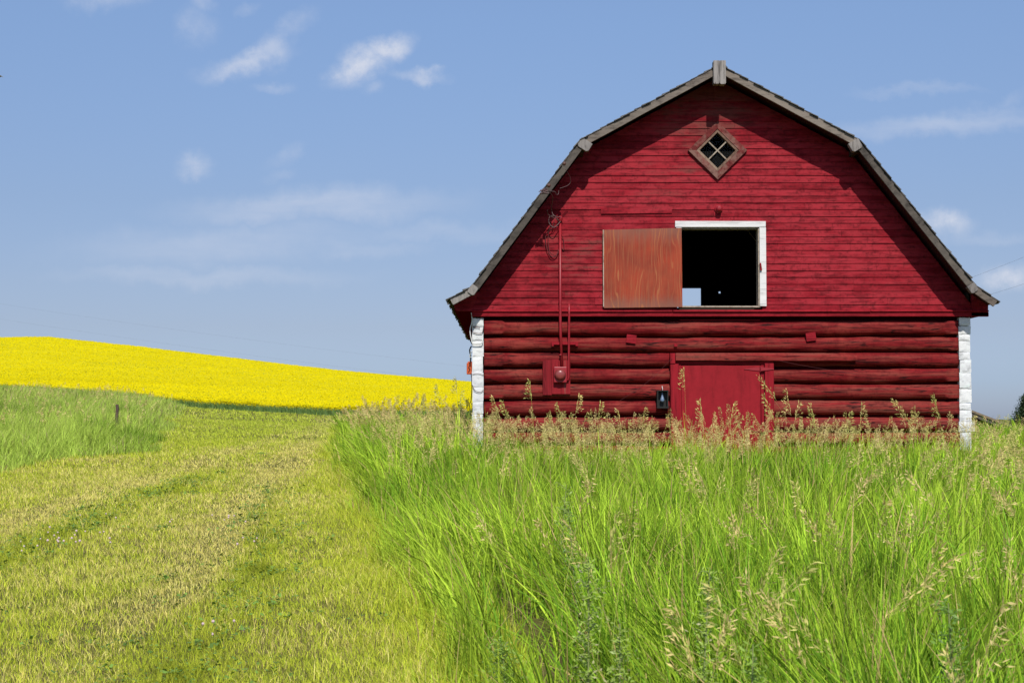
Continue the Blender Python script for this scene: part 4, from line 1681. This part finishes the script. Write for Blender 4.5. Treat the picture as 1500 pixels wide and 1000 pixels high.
def tall_grass():
    parts = []
    right = lambda X, Y: (X > edgeX(Y) - .35) & ~in_barn(X, Y)
    # strip, tussocks per m2, blades per tussock, loose blades per m2, width factor
    bands = [(3.0, 5.5, 38, 26, 400, 1.0), (5.5, 9, 35, 25, 350, 1.05), (9, 14, 29, 23, 290, 1.2), (14, 20, 19, 20, 190, 1.45), (20, 29, 13, 19, 150, 1.9), (29, 42, 5, 16, 60, 2.9), (42, 60, 2.5, 14, 25, 4.0)]
    for (a, b, td, tb, ld, wk) in bands:
        tx, ty = scatter(a, b, td, right)
        nt = len(tx)
        tsz = RNG.gamma(5, .2, nt)
        cnt = np.maximum(3, (tb * tsz * RNG.uniform(.6, 1.4, nt))).astype(int)
        k = np.repeat(np.arange(nt), cnt)
        ang = RNG.uniform(0, 6.283, len(k))
        rad = RNG.rayleigh(.045, len(k)) * (.7 + .5 * tsz[k]) * np.sqrt(wk)
        X1, Y1 = tx[k] + np.cos(ang) * rad, ty[k] + np.sin(ang) * rad
        out1 = np.stack([np.cos(ang), np.sin(ang)], -1) * (RNG.uniform(.03, .36, len(k)) * np.minimum(1.3, rad / .06))[:, None]
        th = (.80 + .40 * RNG.random(nt)) * (.75 + .25 * np.minimum(tsz, 1.4))
        tl = np.stack([RNG.normal(0, .11, nt), RNG.normal(0, .10, nt)], -1)
        tc = np.where(RNG.random(nt) < .32, RNG.uniform(.30, .72, nt), RNG.uniform(.9, 1.4, nt))
        ty2 = RNG.random(nt)
        X2, Y2 = scatter(a, b, ld, right)
        n2 = len(X2)
        X, Y = np.concatenate([X1, X2]), np.concatenate([Y1, Y2])
        hh = np.concatenate([th[k], RNG.uniform(.5, 1.05, n2)])
        out = np.concatenate([out1 + tl[k], RNG.normal(0, .22, (n2, 2))])
        tone = np.concatenate([tc[k], RNG.uniform(.7, 1.25, n2)])
        yl = np.concatenate([ty2[k], RNG.random(n2)])
        ed = sstep(X - edgeX(Y), -.35, .25)
        eo = X - edgeX(Y)
        gap = np.exp(-((eo - .42) / .34) ** 4) * sstep(24 - Y, 0, 8) * sstep(vnoise(X, Y, 1.1, 77), .22, .5)
        keep = (RNG.random(len(X)) < (.10 + .9 * ed) * (1 - .95 * gap)) & ~in_barn(X, Y)
        X, Y, hh, out, tone, yl, ed = X[keep], Y[keep], hh[keep], out[keep], tone[keep], yl[keep], ed[keep]
        n = len(X)
        cl = vnoise(X, Y, .8, 21)
        c2 = vnoise(X, Y, 3.5, 22)
        h = .70 * hh * (.55 + .45 * RNG.random(n) ** .5) * (.82 + .36 * cl) * (.9 + .2 * c2) * (.22 + .78 * ed) * (1 + .16 * np.exp(-((X - edgeX(Y) - .95) / .45) ** 2))
        h *= np.where(RNG.random(n) < .05, 1.25, 1.0)
        h *= 1 + .38 * sstep(1.6 - X, 0, 2.2) * sstep(Y, 21, 25) * sstep(29 - Y, 0, 2)
        w = RNG.uniform(.005, .0135, n) * wk * np.where(RNG.random(n) < .15, 1.4, 1) * (.65 + .35 * ed)
        yaw = RNG.uniform(0, 6.283, n)
        fold = np.where(RNG.random(n) < .14, 2.6, 1.0)
        la = out[:, 0] * fold + RNG.normal(0, .14, n) * fold - (.07 + .26 * np.exp(-((X - edgeX(Y) - .5) / .6) ** 2)) + .24 * (vnoise(X, Y, 1.3, 31) - .5) + .12 * sstep(X, 0.5, 5)
        lb = out[:, 1] * fold + RNG.normal(0, .14, n) * fold + .24 * (vnoise(X, Y, 1.3, 32) - .5)
        lean = np.stack([la, lb], -1)
        z = terrain(X, Y) - .01
        u = np.clip(.6 * yl + .4 * RNG.random(n) + .5 * (vnoise(X, Y, 1.9, 79) - .5), 0, 1)
        col = GREEN * (1 - u)[:, None] + np.where(u[:, None] > .3, YGREEN, DGREEN) * u[:, None]
        yel = (.55 * c2 + .45 * cl)[:, None]
        col = col * (0.8 + .4 * yel) * (tone * RNG.uniform(.75, 1.25, n))[:, None]
        low = (1 - ed)[:, None] * .6
        col = col * (1 - low) + np.array([.52, .60, .06]) * RNG.uniform(.7, 1.2, n)[:, None] * low
        dry = RNG.random(n) < .07
        col[dry] = STRAW * RNG.uniform(.8, 1.4, dry.sum())[:, None]
        tip = col * 1.08
        parts.append(ribbons(np.stack([X, Y, z], -1), h, w, yaw, lean, (0.0, .3, .6, .82), .38, col, tip))
    V, L, S, C = join(parts)
    o = np_mesh('tall_grass', V, L, S, MAT['grass'], C)
    tag(o, 'tall bright green grass filling the right foreground up to the barn', 'grass', kind='stuff')
    print('tall grass verts', len(V))


tall_grass()


def left_grass():
    parts = []
    for (a, b, dens, wk) in [(24, 40, 520, 2.0), (40, 60, 230, 3.0), (60, 112, 60, 5.0)]:
        X, Y = scatter(a, b, dens, lambda X, Y: (X < leftX(Y)) & (Y < edgeY(X / Y) - .1), 2.0, .36)
        kp = RNG.random(len(X)) < np.clip(-.1 + 1.7 * vnoise(X, Y, .42, 45), .06, 1)
        X, Y = X[kp], Y[kp]
        n = len(X)
        cl, c2 = vnoise(X, Y, 1.6, 41), vnoise(X, Y, 6.0, 42)
        ed = sstep(leftX(Y) - X, 0, 1.3)
        h = (.5 + .3 * RNG.random(n) + .45 * (cl - .5)) * (.4 + .6 * ed)
        h = h * np.where(Y > 62, .8, 1)
        pxl = 750 + F * X / Y
        h = h * (1 - .55 * np.exp(-((pxl - 171) / 9) ** 2) * (Y < 48.2) * (Y > 36))
        w = RNG.uniform(.005, .009, n) * wk
        lean = np.stack([RNG.normal(.12, .36, n), RNG.normal(0, .32, n)], -1) + .3 * (np.stack([vnoise(X, Y, 2, 43), vnoise(X, Y, 2, 44)], -1) - .5)
        u = (.6 * c2 + .4 * RNG.random(n))[:, None]
        col = np.array([.28, .46, .05]) * (1 - u) + np.array([.56, .67, .13]) * u
        dk = (cl > .72)[:, None]
        col = np.where(dk, col * np.array([.5, .62, .4]), col) * RNG.uniform(.6, 1.4, n)[:, None]
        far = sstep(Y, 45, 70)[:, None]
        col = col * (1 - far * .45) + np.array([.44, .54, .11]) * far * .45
        st = RNG.random(n) < .05 + .08 * sstep(Y, 40, 60)
        col[st] = np.array([.52, .42, .22]) * RNG.uniform(.7, 1.1, st.sum())[:, None]
        parts.append(ribbons(np.stack([X, Y, terrain(X, Y) - .01], -1), h, w, RNG.uniform(0, 6.283, n), lean, (0, .4, .75), .22, col))
    V, L, S, C = join(parts)
    o = np_mesh('wild_grass', V, L, S, MAT['grass'], C)
    tag(o, 'pale green wild grass on the left around the fence post', 'grass', kind='stuff')
    print('left grass', len(V))


left_grass()


def mown_tone(X, Y):
    """colour and height factor of the mown strip: straw-coloured wheel tracks, greener strips between"""
    big = vnoise(X, Y, 1.7, 51)
    mid = vnoise(X, Y, .55, 52)
    fin = vnoise(X, Y, .17, 53)
    wob = (vnoise(X * 0 + 1, Y, 2.5, 54) - .5) * .35
    t1 = X - (-1.56 - .0865 * Y + wob)          # main wheel rut
    t2 = X - (-4.9 - .036 * Y + wob)            # second rut, further left
    patchy = .3 + .7 * sstep(mid, .3, .7)
    bare = np.exp(-(((X + 4.45) / .35) ** 2 + ((Y - 31) / 2.6) ** 2))
    rut1 = np.exp(-(t1 / (.20 + .006 * Y)) ** 2) * sstep(Y, 8, 12)
    rut2 = np.exp(-(t2 / .34) ** 2)
    track = np.maximum(rut1, .75 * rut2) * (.7 + .3 * sstep(fin, .2, .6))
    s1 = X - (-.65 - .118 * Y + wob)
    s2 = X - (-3.9 - .044 * Y + wob)
    strip = np.exp(-(s1 / .26) ** 2) * sstep(27 - Y, 0, 6) * patchy
    strip = np.maximum(strip, .8 * np.exp(-(s2 / .36) ** 2) * sstep(29 - Y, 0, 4) * sstep(Y, 12, 15) * patchy)
    wheat = .37 + .5 * (big - .5) + .5 * (mid - .5) + .85 * track - .7 * strip + .4 * (fin - .5) + .5 * bare
    e = X - edgeX(Y)
    wheat -= .18 * sstep(e, -1.3, -.2)
    wheat -= .38 * sstep(Y, 31, 50)
    return np.clip(wheat, 0, 1), strip, np.maximum(track, 1.3 * bare), fin


def mown():
    parts = []
    keep = lambda X, Y: (X < edgeX(Y) + .35) & (X > leftX(Y) - .4) & (Y < edgeY(X / np.maximum(Y, 1)) - .3)
    for (a, b, dens, wk, hk) in [(6.5, 10, 5400, 1.0, 1.1), (10, 14, 4100, 1.15, 1.1), (14, 20, 2600, 1.45, 1.1), (20, 30, 1700, 2.1, 1.15), (30, 45, 760, 3.2, 1.3), (45, 66, 260, 4.8, 1.4), (66, 108, 75, 7.5, 1.6)]:
        X, Y = scatter(a, b, dens, keep, 1.0)
        kp = RNG.random(len(X)) < .34 + .72 * vnoise(X, Y, .11, 59)
        X, Y = X[kp], Y[kp]
        n = len(X)
        wheat, strip, track, fin = mown_tone(X, Y)
        e = sstep(X - edgeX(Y), -.8, .3)
        h = (RNG.uniform(.025, .075, n) * (1 - .35 * np.clip(track, 0, 1)) + .06 * strip * RNG.random(n) + .16 * e * RNG.random(n)) * hk * (.7 + .6 * fin)
        w = RNG.uniform(.0025, .0052, n) * wk
        h = h * np.where(RNG.random(n) < .03, 1.9, 1)
        lean = RNG.normal(0, .45, (n, 2)) + np.stack([.25 * (vnoise(X, Y, .5, 57) - .5) - .1, .2 * (vnoise(X, Y, .5, 58) - .5)], -1)
        u = (RNG.random(n) < wheat * .85)[:, None]
        g = RNG.random(n)[:, None]
        gc = np.array([.39, .51, .036]) * (1 - g) + np.array([.71, .74, .082]) * g
        gc = gc * (1 - .40 * strip[:, None] * (.35 + .65 * sstep(fin, .25, .6))[:, None])
        s = RNG.random(n)[:, None]
        sc = np.array([.74, .63, .17]) * (1 - s) + np.array([.88, .80, .28]) * s
        col = np.where(u, sc, gc) * RNG.uniform(.7, 1.35, n)[:, None]
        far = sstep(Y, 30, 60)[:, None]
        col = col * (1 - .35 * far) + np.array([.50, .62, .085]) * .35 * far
        parts.append(ribbons(np.stack([X, Y, terrain(X, Y) - .006], -1), h, w, RNG.uniform(0, 6.283, n), lean, (0, .55), .3, col))
    V, L, S, C = join(parts)
    o = np_mesh('mown_grass', V, L, S, MAT['mown'], C)
    tag(o, 'short mown grass track with straw coloured wheel marks', 'grass', kind='stuff')
    print('mown', len(V))
    # clover leaves and weeds low in the strip, tiny pale flower heads
    X, Y = scatter(8, 27, 110, lambda X, Y: keep(X, Y) & (X < edgeX(Y) - .1), .5)
    wheat, strip, track, fin = mown_tone(X, Y)
    cl = vnoise(X, Y, .9, 61)
    ok = RNG.random(len(X)) < .85 * strip + .5 * sstep(cl, .72, .86) * sstep(18 - Y, 0, 4)
    X, Y = X[ok], Y[ok]
    for (px, py, m_) in [(325, 693, 9), (282, 725, 8), (260, 712, 5), (385, 668, 8), (240, 778, 9), (440, 775, 6), (243, 855, 10), (375, 745, 12), (360, 765, 12), (150, 760, 8), (120, 770, 8), (190, 745, 7), (30, 900, 5), (155, 985, 7)]:
        Yg = 3840.0 / (py - 557.0)
        X = np.concatenate([X, (px - 750) / F * Yg + RNG.normal(0, .07, m_)])
        Y = np.concatenate([Y, Yg + RNG.normal(0, .10, m_)])
    n = len(X)
    k = 5
    bx = np.repeat(X, k) + RNG.normal(0, .03, n * k)
    by = np.repeat(Y, k) + RNG.normal(0, .03, n * k)
    bz = terrain(bx, by) + RNG.uniform(.02, .075, n * k)
    c = np.stack([bx, by, bz], -1)
    a = RNG.uniform(0, 6.283, n * k)
    s = RNG.uniform(.008, .015, n * k)[:, None] * (1 + by / 40)[:, None]
    d = np.stack([np.cos(a), np.sin(a), RNG.normal(0, .35, n * k)], -1)
    q = np.stack([-np.sin(a), np.cos(a), RNG.normal(0, .35, n * k)], -1)
    V = np.stack([c - d * s, c + q * s * .75, c + d * s, c - q * s * .75], 1).reshape(-1, 3)
    col = np.array([.17, .29, .05]) * RNG.uniform(.6, 1.4, n * k)[:, None]
    o = np_mesh('clover', V, np.arange(len(V)), np.full(n * k, 4), MAT['weed'], np.repeat(col, 4, 0))
    tag(o, 'low dark green clover between the wheel marks', 'clover', kind='stuff')
    # pale clover blossoms
    pts = []
    for (px, py, m_, sp) in [(60, 800, 14, .35), (95, 790, 8, .25), (352, 766, 7, .16), (355, 797, 4, .14), (150, 762, 3, .3), (310, 932, 3, .12), (345, 918, 2, .1), (262, 770, 2, .2), (10, 815, 3, .2)]:
        Yg = 3840.0 / (py - 557.0)
        Xg = (px - 750) / F * Yg
        pts += [(Xg + random.gauss(0, sp), Yg + random.gauss(0, sp * 1.5)) for _ in range(m_)]
    pts = np.array(pts)
    fm = M()
    for x, y in pts:
        z = float(terrain(x, y)) + random.uniform(.05, .085)
        r = random.uniform(.008, .013)
        fm.lathe([(r * .4, -r), (r, -r * .2), (r * .8, r * .6), (r * .2, r)], (x, y, z), 'Z', 7)
    o = obj('clover_blossoms', fm, plain('pale_pink_blossom', (.62, .46, .46), .8), None)
    tag(o, 'tiny pale pink clover heads scattered in the mown grass', 'clover', kind='stuff')


mown()


def panicles(X, Y, Z, H, lean, wk, col, K=26, long=1.0, bundle=None):
    """brome seed heads: thin stem, drooping side branches with spikelets"""
    n = len(X)
    base = np.stack([X, Y, Z], -1)
    stemcol = col * np.array([.75, .95, .6])
    p1 = ribbons(base, H, .0042 * wk, RNG.uniform(0, 3.14, n), lean, (0, .35, .7), .2, stemcol)
    ln = np.linalg.norm(lean, axis=1)

    def at(t):
        c = np.repeat(base[:, None], K, 1)
        c[..., 2] += H[:, None] * (t - .2 * ln[:, None] * t * t)
        c[..., :2] += lean[:, None, :] * (H[:, None] * t ** 1.9)[..., None]
        return c
    frac = (.22 / np.maximum(H, .5) * long)[:, None]
    tt = RNG.random((n, K))
    t = 1 - frac * tt
    a = at(t)
    ang = RNG.uniform(0, 6.283, (n, K))
    bl = (.010 + .055 * tt * RNG.uniform(.4, 1.0, (n, K))) * np.clip(long, .6, 1.3)
    wd = lean / (ln[:, None] + 1e-6)
    dx = np.cos(ang) * .6 + wd[:, None, 0] * .6
    dy = np.sin(ang) * .6 + wd[:, None, 1] * .6
    b = a.copy()
    b[..., 0] += dx * bl
    b[..., 1] += dy * bl
    b[..., 2] += bl * RNG.uniform(.15, .85, (n, K))
    # spikelet hangs on from the branch end
    sl = RNG.uniform(.020, .036, (n, K)) * np.sqrt(wk)[:, None]
    d = np.stack([dx * .8, dy * .8, RNG.uniform(-.35, 1.0, (n, K))], -1)
    d /= np.linalg.norm(d, axis=-1)[..., None]
    e = np.cross(d, RNG.normal(0, 1, (n, K, 3)))
    e /= np.linalg.norm(e, axis=-1)[..., None]
    sw = (RNG.uniform(.0022, .0038, (n, K)) * wk[:, None])[..., None]
    tipv = b + d * sl[..., None]
    mid = b + d * sl[..., None] * .4
    A = a.reshape(-1, 3)
    off = np.zeros_like(a)
    off[..., 0] = .0011 * wk[:, None]
    V = np.stack([a - off, a + off, b, mid - e * sw, tipv, mid + e * sw], 2).reshape(-1, 3)
    m = n * K
    idx = np.array([0, 1, 2, 2, 3, 4, 5])
    L = (np.arange(m)[:, None] * 6 + idx).ravel()
    S = np.tile(np.array([3, 4]), m)
    cc = np.repeat(col[:, None], K, 1) * RNG.uniform(.75, 1.3, (n, K, 1))
    C = np.repeat(cc.reshape(-1, 3), 6, 0)
    return join([p1, (V, L, S, C)])


def seed_heads():
    parts = []
    right = lambda X, Y: (X > edgeX(Y) + .25) & ~in_barn(X, Y) & ~((X > WXR - .1) & (Y > 25))
    TAN = np.array([.72, .60, .25])
    PUR = np.array([.60, .46, .20])
    GRN = np.array([.52, .52, .14])
    for (a, b, dens, wk) in [(4.6, 9, 5.0, 1.15), (9, 15, 6.5, 1.3), (15, 20.5, 15, 1.3), (20.5, 24, 24, 1.25), (24, 27.9, 31, 1.3), (27.9, 44, 12, 2.3)]:
        X, Y = scatter(a, b, dens, right, .8)
        n = len(X)
        c = vnoise(X, Y, 1.1, 71)
        c = .6 * c + .4 * vnoise(X, Y, 2.6, 73)
        dr = .55 + .9 * sstep(X / Y, .17, .25)
        ok = RNG.random(n) < np.clip(.1 + 2.2 * (c - .34), .04, 1) * (dr if b < 21 else 1) * np.where((X < 1.2) & (Y > 17), 1.0, .72)
        X, Y = X[ok], Y[ok]
        n = len(X)
        H = RNG.uniform(.76, 1.04, n) + .12 * sstep(Y, 20, 27) * RNG.random(n) + .34 * (vnoise(X, Y, .9, 74) - .5) + .10 * sstep(1.6 - X, 0, 2.2) * sstep(Y, 20, 24)
        lean = np.stack([RNG.normal(-.05, .24, n) + .12 * sstep(X, 1, 5), RNG.normal(-.02, .15, n)], -1)
        u = RNG.random(n)[:, None]
        v = RNG.random(n)[:, None]
        col = TAN * (1 - u) + PUR * u
        col = np.where(v < .35, col * .4 + GRN * .6, col)
        parts.append(panicles(X, Y, terrain(X, Y), H, lean, np.full(n, wk), col, K=46))
    # named tall heads that stand against the barn and the field (tip px, py, distance, lean, length)
    T = [(1002, 540, 19, -.02, 1.3), (1112, 552, 15, -.35, 1.3), (1120, 580, 15, -.2, 1.2), (1308, 584, 15, -.36, 1.5), (1368, 578, 17, -.12, 1.3), (1152, 572, 16, -.1, 1.5), (1170, 590, 16, .12, 1.3),
         (776, 556, 20, -.05, 1.1), (722, 582, 21, -.18, 1.2), (848, 578, 21, .1, 1.2), (1188, 592, 17, -.1, 1.1), (1262, 590, 18, .04, 1.0), (1076, 590, 18, .12, 1.0), (1026, 585, 18, -.05, 1.1), (816, 592, 21, -.2, 1.2),
         (668, 552, 24, -.04, .9), (640, 565, 25, -.1, 1.0), (676, 572, 24, .06, .9), (620, 585, 26, -.15, 1.0), (560, 590, 27, -.2, 1.0), (735, 586, 22, -.2, 1.2), (1340, 597, 18, -.08, 1.0), (1245, 604, 17, .1, 1.0), (905, 600, 20, -.1, 1.1), (880, 588, 21, .1, 1.1), (945, 598, 20, .1, 1.1),
         (833, 768, 7.2, -.25, 1.0), (903, 752, 7.5, .1, .8), (992, 672, 10, -.3, .9), (1192, 822, 5.4, .45, 1.1), (1045, 862, 5.0, -.2, .8), (1120, 870, 5.0, -.3, .7), (985, 880, 5.0, -.15, .8), (1140, 800, 6.2, .2, .8), (1372, 795, 5.5, .15, .9), (1400, 815, 5.3, .55, 1.1),
         (1445, 640, 12, .2, 1.1), (1470, 655, 9, .3, 1.2), (1490, 630, 11, .25, 1.2), (1495, 690, 8, .3, 1.2), (1440, 700, 9, -.4, 1.0)]
    arr = np.array(T)
    tips = np.array([P(a, b, y) for a, b, y, _, _ in T])
    lean = np.stack([arr[:, 3], np.zeros(len(T))], -1)
    zg = terrain(tips[:, 0], tips[:, 1])
    H = (tips[:, 2] - zg) / (1 - .2 * np.abs(lean[:, 0]))
    X = tips[:, 0] - lean[:, 0] * H
    zb = terrain(X, tips[:, 1])
    u = RNG.random(len(T))[:, None]
    col = (np.array([.66, .52, .21]) * (1 - u) + np.array([.52, .52, .15]) * u)
    parts.append(panicles(X, tips[:, 1], zb, H, lean, np.clip(arr[:, 2] / 12, 1.1, 2.0), col, K=60, long=arr[:, 4:5] * 1.0 if False else 1.15))
    # a thinner scatter on the wild grass left of the track
    X, Y = scatter(30, 80, .7, lambda X, Y: X < leftX(Y) - .3, 1.0, .34)
    n = len(X)
    H = RNG.uniform(.75, 1.05, n)
    lean = np.stack([RNG.normal(.05, .25, n), RNG.normal(0, .2, n)], -1)
    u = RNG.random(n)[:, None]
    parts.append(panicles(X, Y, terrain(X, Y), H, lean, np.full(n, 3.0), TAN * u + PUR * (1 - u), K=18))
    V, L, S, C = join(parts)
    o = np_mesh('grass_seed_heads', V, L, S, MAT['seed'], C)
    tag(o, 'tan and purple seed heads of the tall grass in front of the barn', 'grass', kind='stuff')
    print('seed heads', len(V))


seed_heads()


def weeds():
    def plant(px, py, Y, wpx, dens, col, buds, label, seed):
        r = np.random.default_rng(seed)
        t = P(px, py, Y)
        zg = float(terrain(t[0], Y))
        H = (t[2] - zg) * .93
        W = 1.35 * wpx * Y / F
        root = empty('weed', (t[0], Y, zg), label, 'weed', 'leafy weeds in the tall grass')
        m = M()
        bend = r.uniform(-.09, .09)
        st = lambda q: np.array([t[0] - bend * (1 - q), Y, zg + H * q])
        m.tube([st(q) for q in np.linspace(0, .98, 8)], [.0045, .0045, .004, .004, .0035, .003, .003, .002], 7)
        nb = 26
        tips = []
        for i in range(nb):
            q = .12 + .86 * (i / nb)
            a = i * 2.4 + r.uniform(-.4, .4)
            L = W * (1.1 - .6 * (q - .1) / .9) * r.uniform(.35, 1.1)
            p0 = st(q)
            p1 = p0 + np.array([math.cos(a) * L, math.sin(a) * L, L * .55])
            m.tube([p0, p0 * .5 + p1 * .5 + np.array([0, 0, .01]), p1], [.002, .0016, .001], 5)
            tips.append((p0, p1))
        obj('stem', m, plain('weed_stem', (.22, .26, .09), .6), root)
        N = dens * 2
        k = r.integers(0, nb, N)
        f = r.random(N) ** .7
        P0 = np.array([a for a, b in tips])[k]
        P1 = np.array([b for a, b in tips])[k]
        p = P0 + (P1 - P0) * f[:, None] + r.normal(0, .016, (N, 3))
        a = r.uniform(0, 6.283, N)
        d = np.stack([np.cos(a), np.sin(a), r.uniform(-.6, .9, N)], -1)
        e = np.cross(d, np.stack([r.normal(0, .6, N), r.normal(-.5, .5, N), np.ones(N)], -1))
        e /= np.linalg.norm(e, axis=1)[:, None]
        L = r.uniform(.010, .026, N)[:, None]
        V = np.stack([p, p + d * L * .45 + e * L * .22, p + d * L, p + d * L * .45 - e * L * .22], 1).reshape(-1, 3)
        C = np.array(col) * r.uniform(.7, 1.35, N)[:, None]
        if buds:
            C[(f > .9) & (r.random(N) < buds / 90)] = (.42, .40, .20)
        np_mesh('leaves', V, np.arange(len(V)), np.full(N, 4), MAT['weed'], np.repeat(C, 4, 0), parent=root, origin=(t[0], Y, zg))
    A, B, D = (.30, .41, .08), (.25, .38, .06), (.16, .28, .045)
    plant(862, 786, 6.6, 26, 420, A, 60, 'tall pale weed with crowded buds on its top, left part of the tall grass', 1)
    plant(1388, 842, 5.2, 22, 460, D, 0, 'dark green leafy weed with whorled top in the lower right', 2)
    plant(832, 722, 9.5, 18, 300, D, 0, 'dark weed rising above grass at the middle of the photo', 3)
    plant(830, 690, 11, 16, 240, A, 30, 'small pale budded weed just behind the dark weed at the middle', 4)
    plant(1040, 800, 6.4, 22, 340, A, 50, 'grey green budded weed between tan seed heads in the lower middle', 5)
    plant(908, 880, 5.6, 20, 330, A, 40, 'short yellow green weed below the tall budded one', 6)
    plant(1103, 905, 5.0, 18, 260, B, 10, 'mid green bushy weed near the bottom of the photo, right of centre', 7)
    plant(735, 930, 7.6, 30, 420, B, 12, 'broad low leafy weed at the foot of the tall grass edge', 8)


weeds()


def canola():
    # crop canopy: sheet one metre over the ground, flower tufts on it, green stems along the near edge
    rs = np.linspace(-.44, .16, 220)
    ts = np.linspace(0, 1, 120) ** 1.5
    R, T = np.meshgrid(rs, ts)
    y0 = edgeY(R) + .7
    Y = y0 + (YS + 6 - y0) * T
    X = R * Y
    hn = lambda X, Y: 0.50 + .12 * (vnoise(X, Y, .9, 81) - .5) + .14 * (vnoise(X, Y, 5, 82) - .5)
    Z = terrain(X, Y) + hn(X, Y) - .12 * (T == 0)
    V = np.stack([X, Y, Z], -1).reshape(-1, 3)
    nx, ny = len(rs), len(ts)
    i = (np.arange(ny - 1)[:, None] * nx + np.arange(nx - 1)[None]).ravel()
    L = np.stack([i, i + 1, i + nx + 1, i + nx], -1)
    cano = np_mesh('canola_field', V, L, np.full(len(L), 4), MAT['canopy'], smooth=True)
    tag(cano, 'field of bright yellow flowering canola climbing the hill behind the barn', 'crop field', kind='stuff')
    # flower tufts
    parts = []
    N = 620000
    r = RNG.uniform(-.40, .12, N)
    y0 = edgeY(r)
    t = RNG.random(N) ** 2.1
    Yt = y0 + (YS - y0) * t
    Xt = r * Yt
    z = terrain(Xt, Yt) + hn(Xt, Yt) + RNG.normal(0, .035, N)
    near = sstep(y0 + 1.2 - Yt, 0, 1.2)
    z -= near * RNG.random(N) * (.22 + .4 * sstep(-r, .17, .21))
    c = np.stack([Xt, Yt, z], -1)
    s = (RNG.uniform(.016, .040, N) * (.55 + Yt / 140))[:, None]
    d = RNG.normal(0, 1, (N, 3)) * np.array([1, .7, .35])
    d /= np.linalg.norm(d, axis=1)[:, None]
    e = np.cross(d, RNG.normal(0, .3, (N, 3)) + np.array([0, -.7, .7]))
    e /= np.linalg.norm(e, axis=1)[:, None]
    V = np.stack([c - d * s, c + e * s * .8, c + d * s, c - e * s * .8], 1).reshape(-1, 3)
    patch = vnoise(Xt * .5, Yt * .3, 4, 83) * .6 + vnoise(Xt, Yt, 1.2, 84) * .4
    g = RNG.random(N) < .04 + .16 * sstep(patch, .5, .8)
    rows_ = vnoise(Xt * .55 + Yt * .25, Yt * .9 - Xt * .35, 6.5, 86) * .6 + vnoise(Xt * .3, Yt, 2.4, 87) * .4
    col = np.array([.69, .60, .003]) * (RNG.uniform(.86, 1.1, N) * (.88 + .24 * rows_))[:, None]
    col[g] = np.array([.36, .38, .02]) * RNG.uniform(.7, 1.1, g.sum())[:, None]
    o = np_mesh('canola_flowers', V, np.arange(len(V)), np.full(N, 4), MAT['petal'], np.repeat(col, 4, 0))
    tag(o, 'yellow canola blossom covering the hillside field', 'crop field', kind='stuff')
    # stems
    N = 60000
    r = RNG.uniform(-.40, .05, N)
    Yt = edgeY(r) - .15 + RNG.random(N) ** 1.3 * 1.3
    Xt = r * Yt
    z = terrain(Xt, Yt)
    h = RNG.uniform(.22, .45, N)
    lean = RNG.normal(0, .18, (N, 2))
    u = RNG.random(N)[:, None]
    col = np.array([.10, .19, .055]) * (1 - u) + np.array([.20, .31, .08]) * u
    V, L, S, C = ribbons(np.stack([Xt, Yt, z], -1), h, RNG.uniform(.015, .05, N), RNG.uniform(0, 3.14, N), lean, (0, .5), .2, col)
    o = np_mesh('canola_stems', V, L, S, MAT['weed'], C)
    tag(o, 'dark green canola stems along the near edge of the yellow field', 'crop field', kind='stuff')


canola()
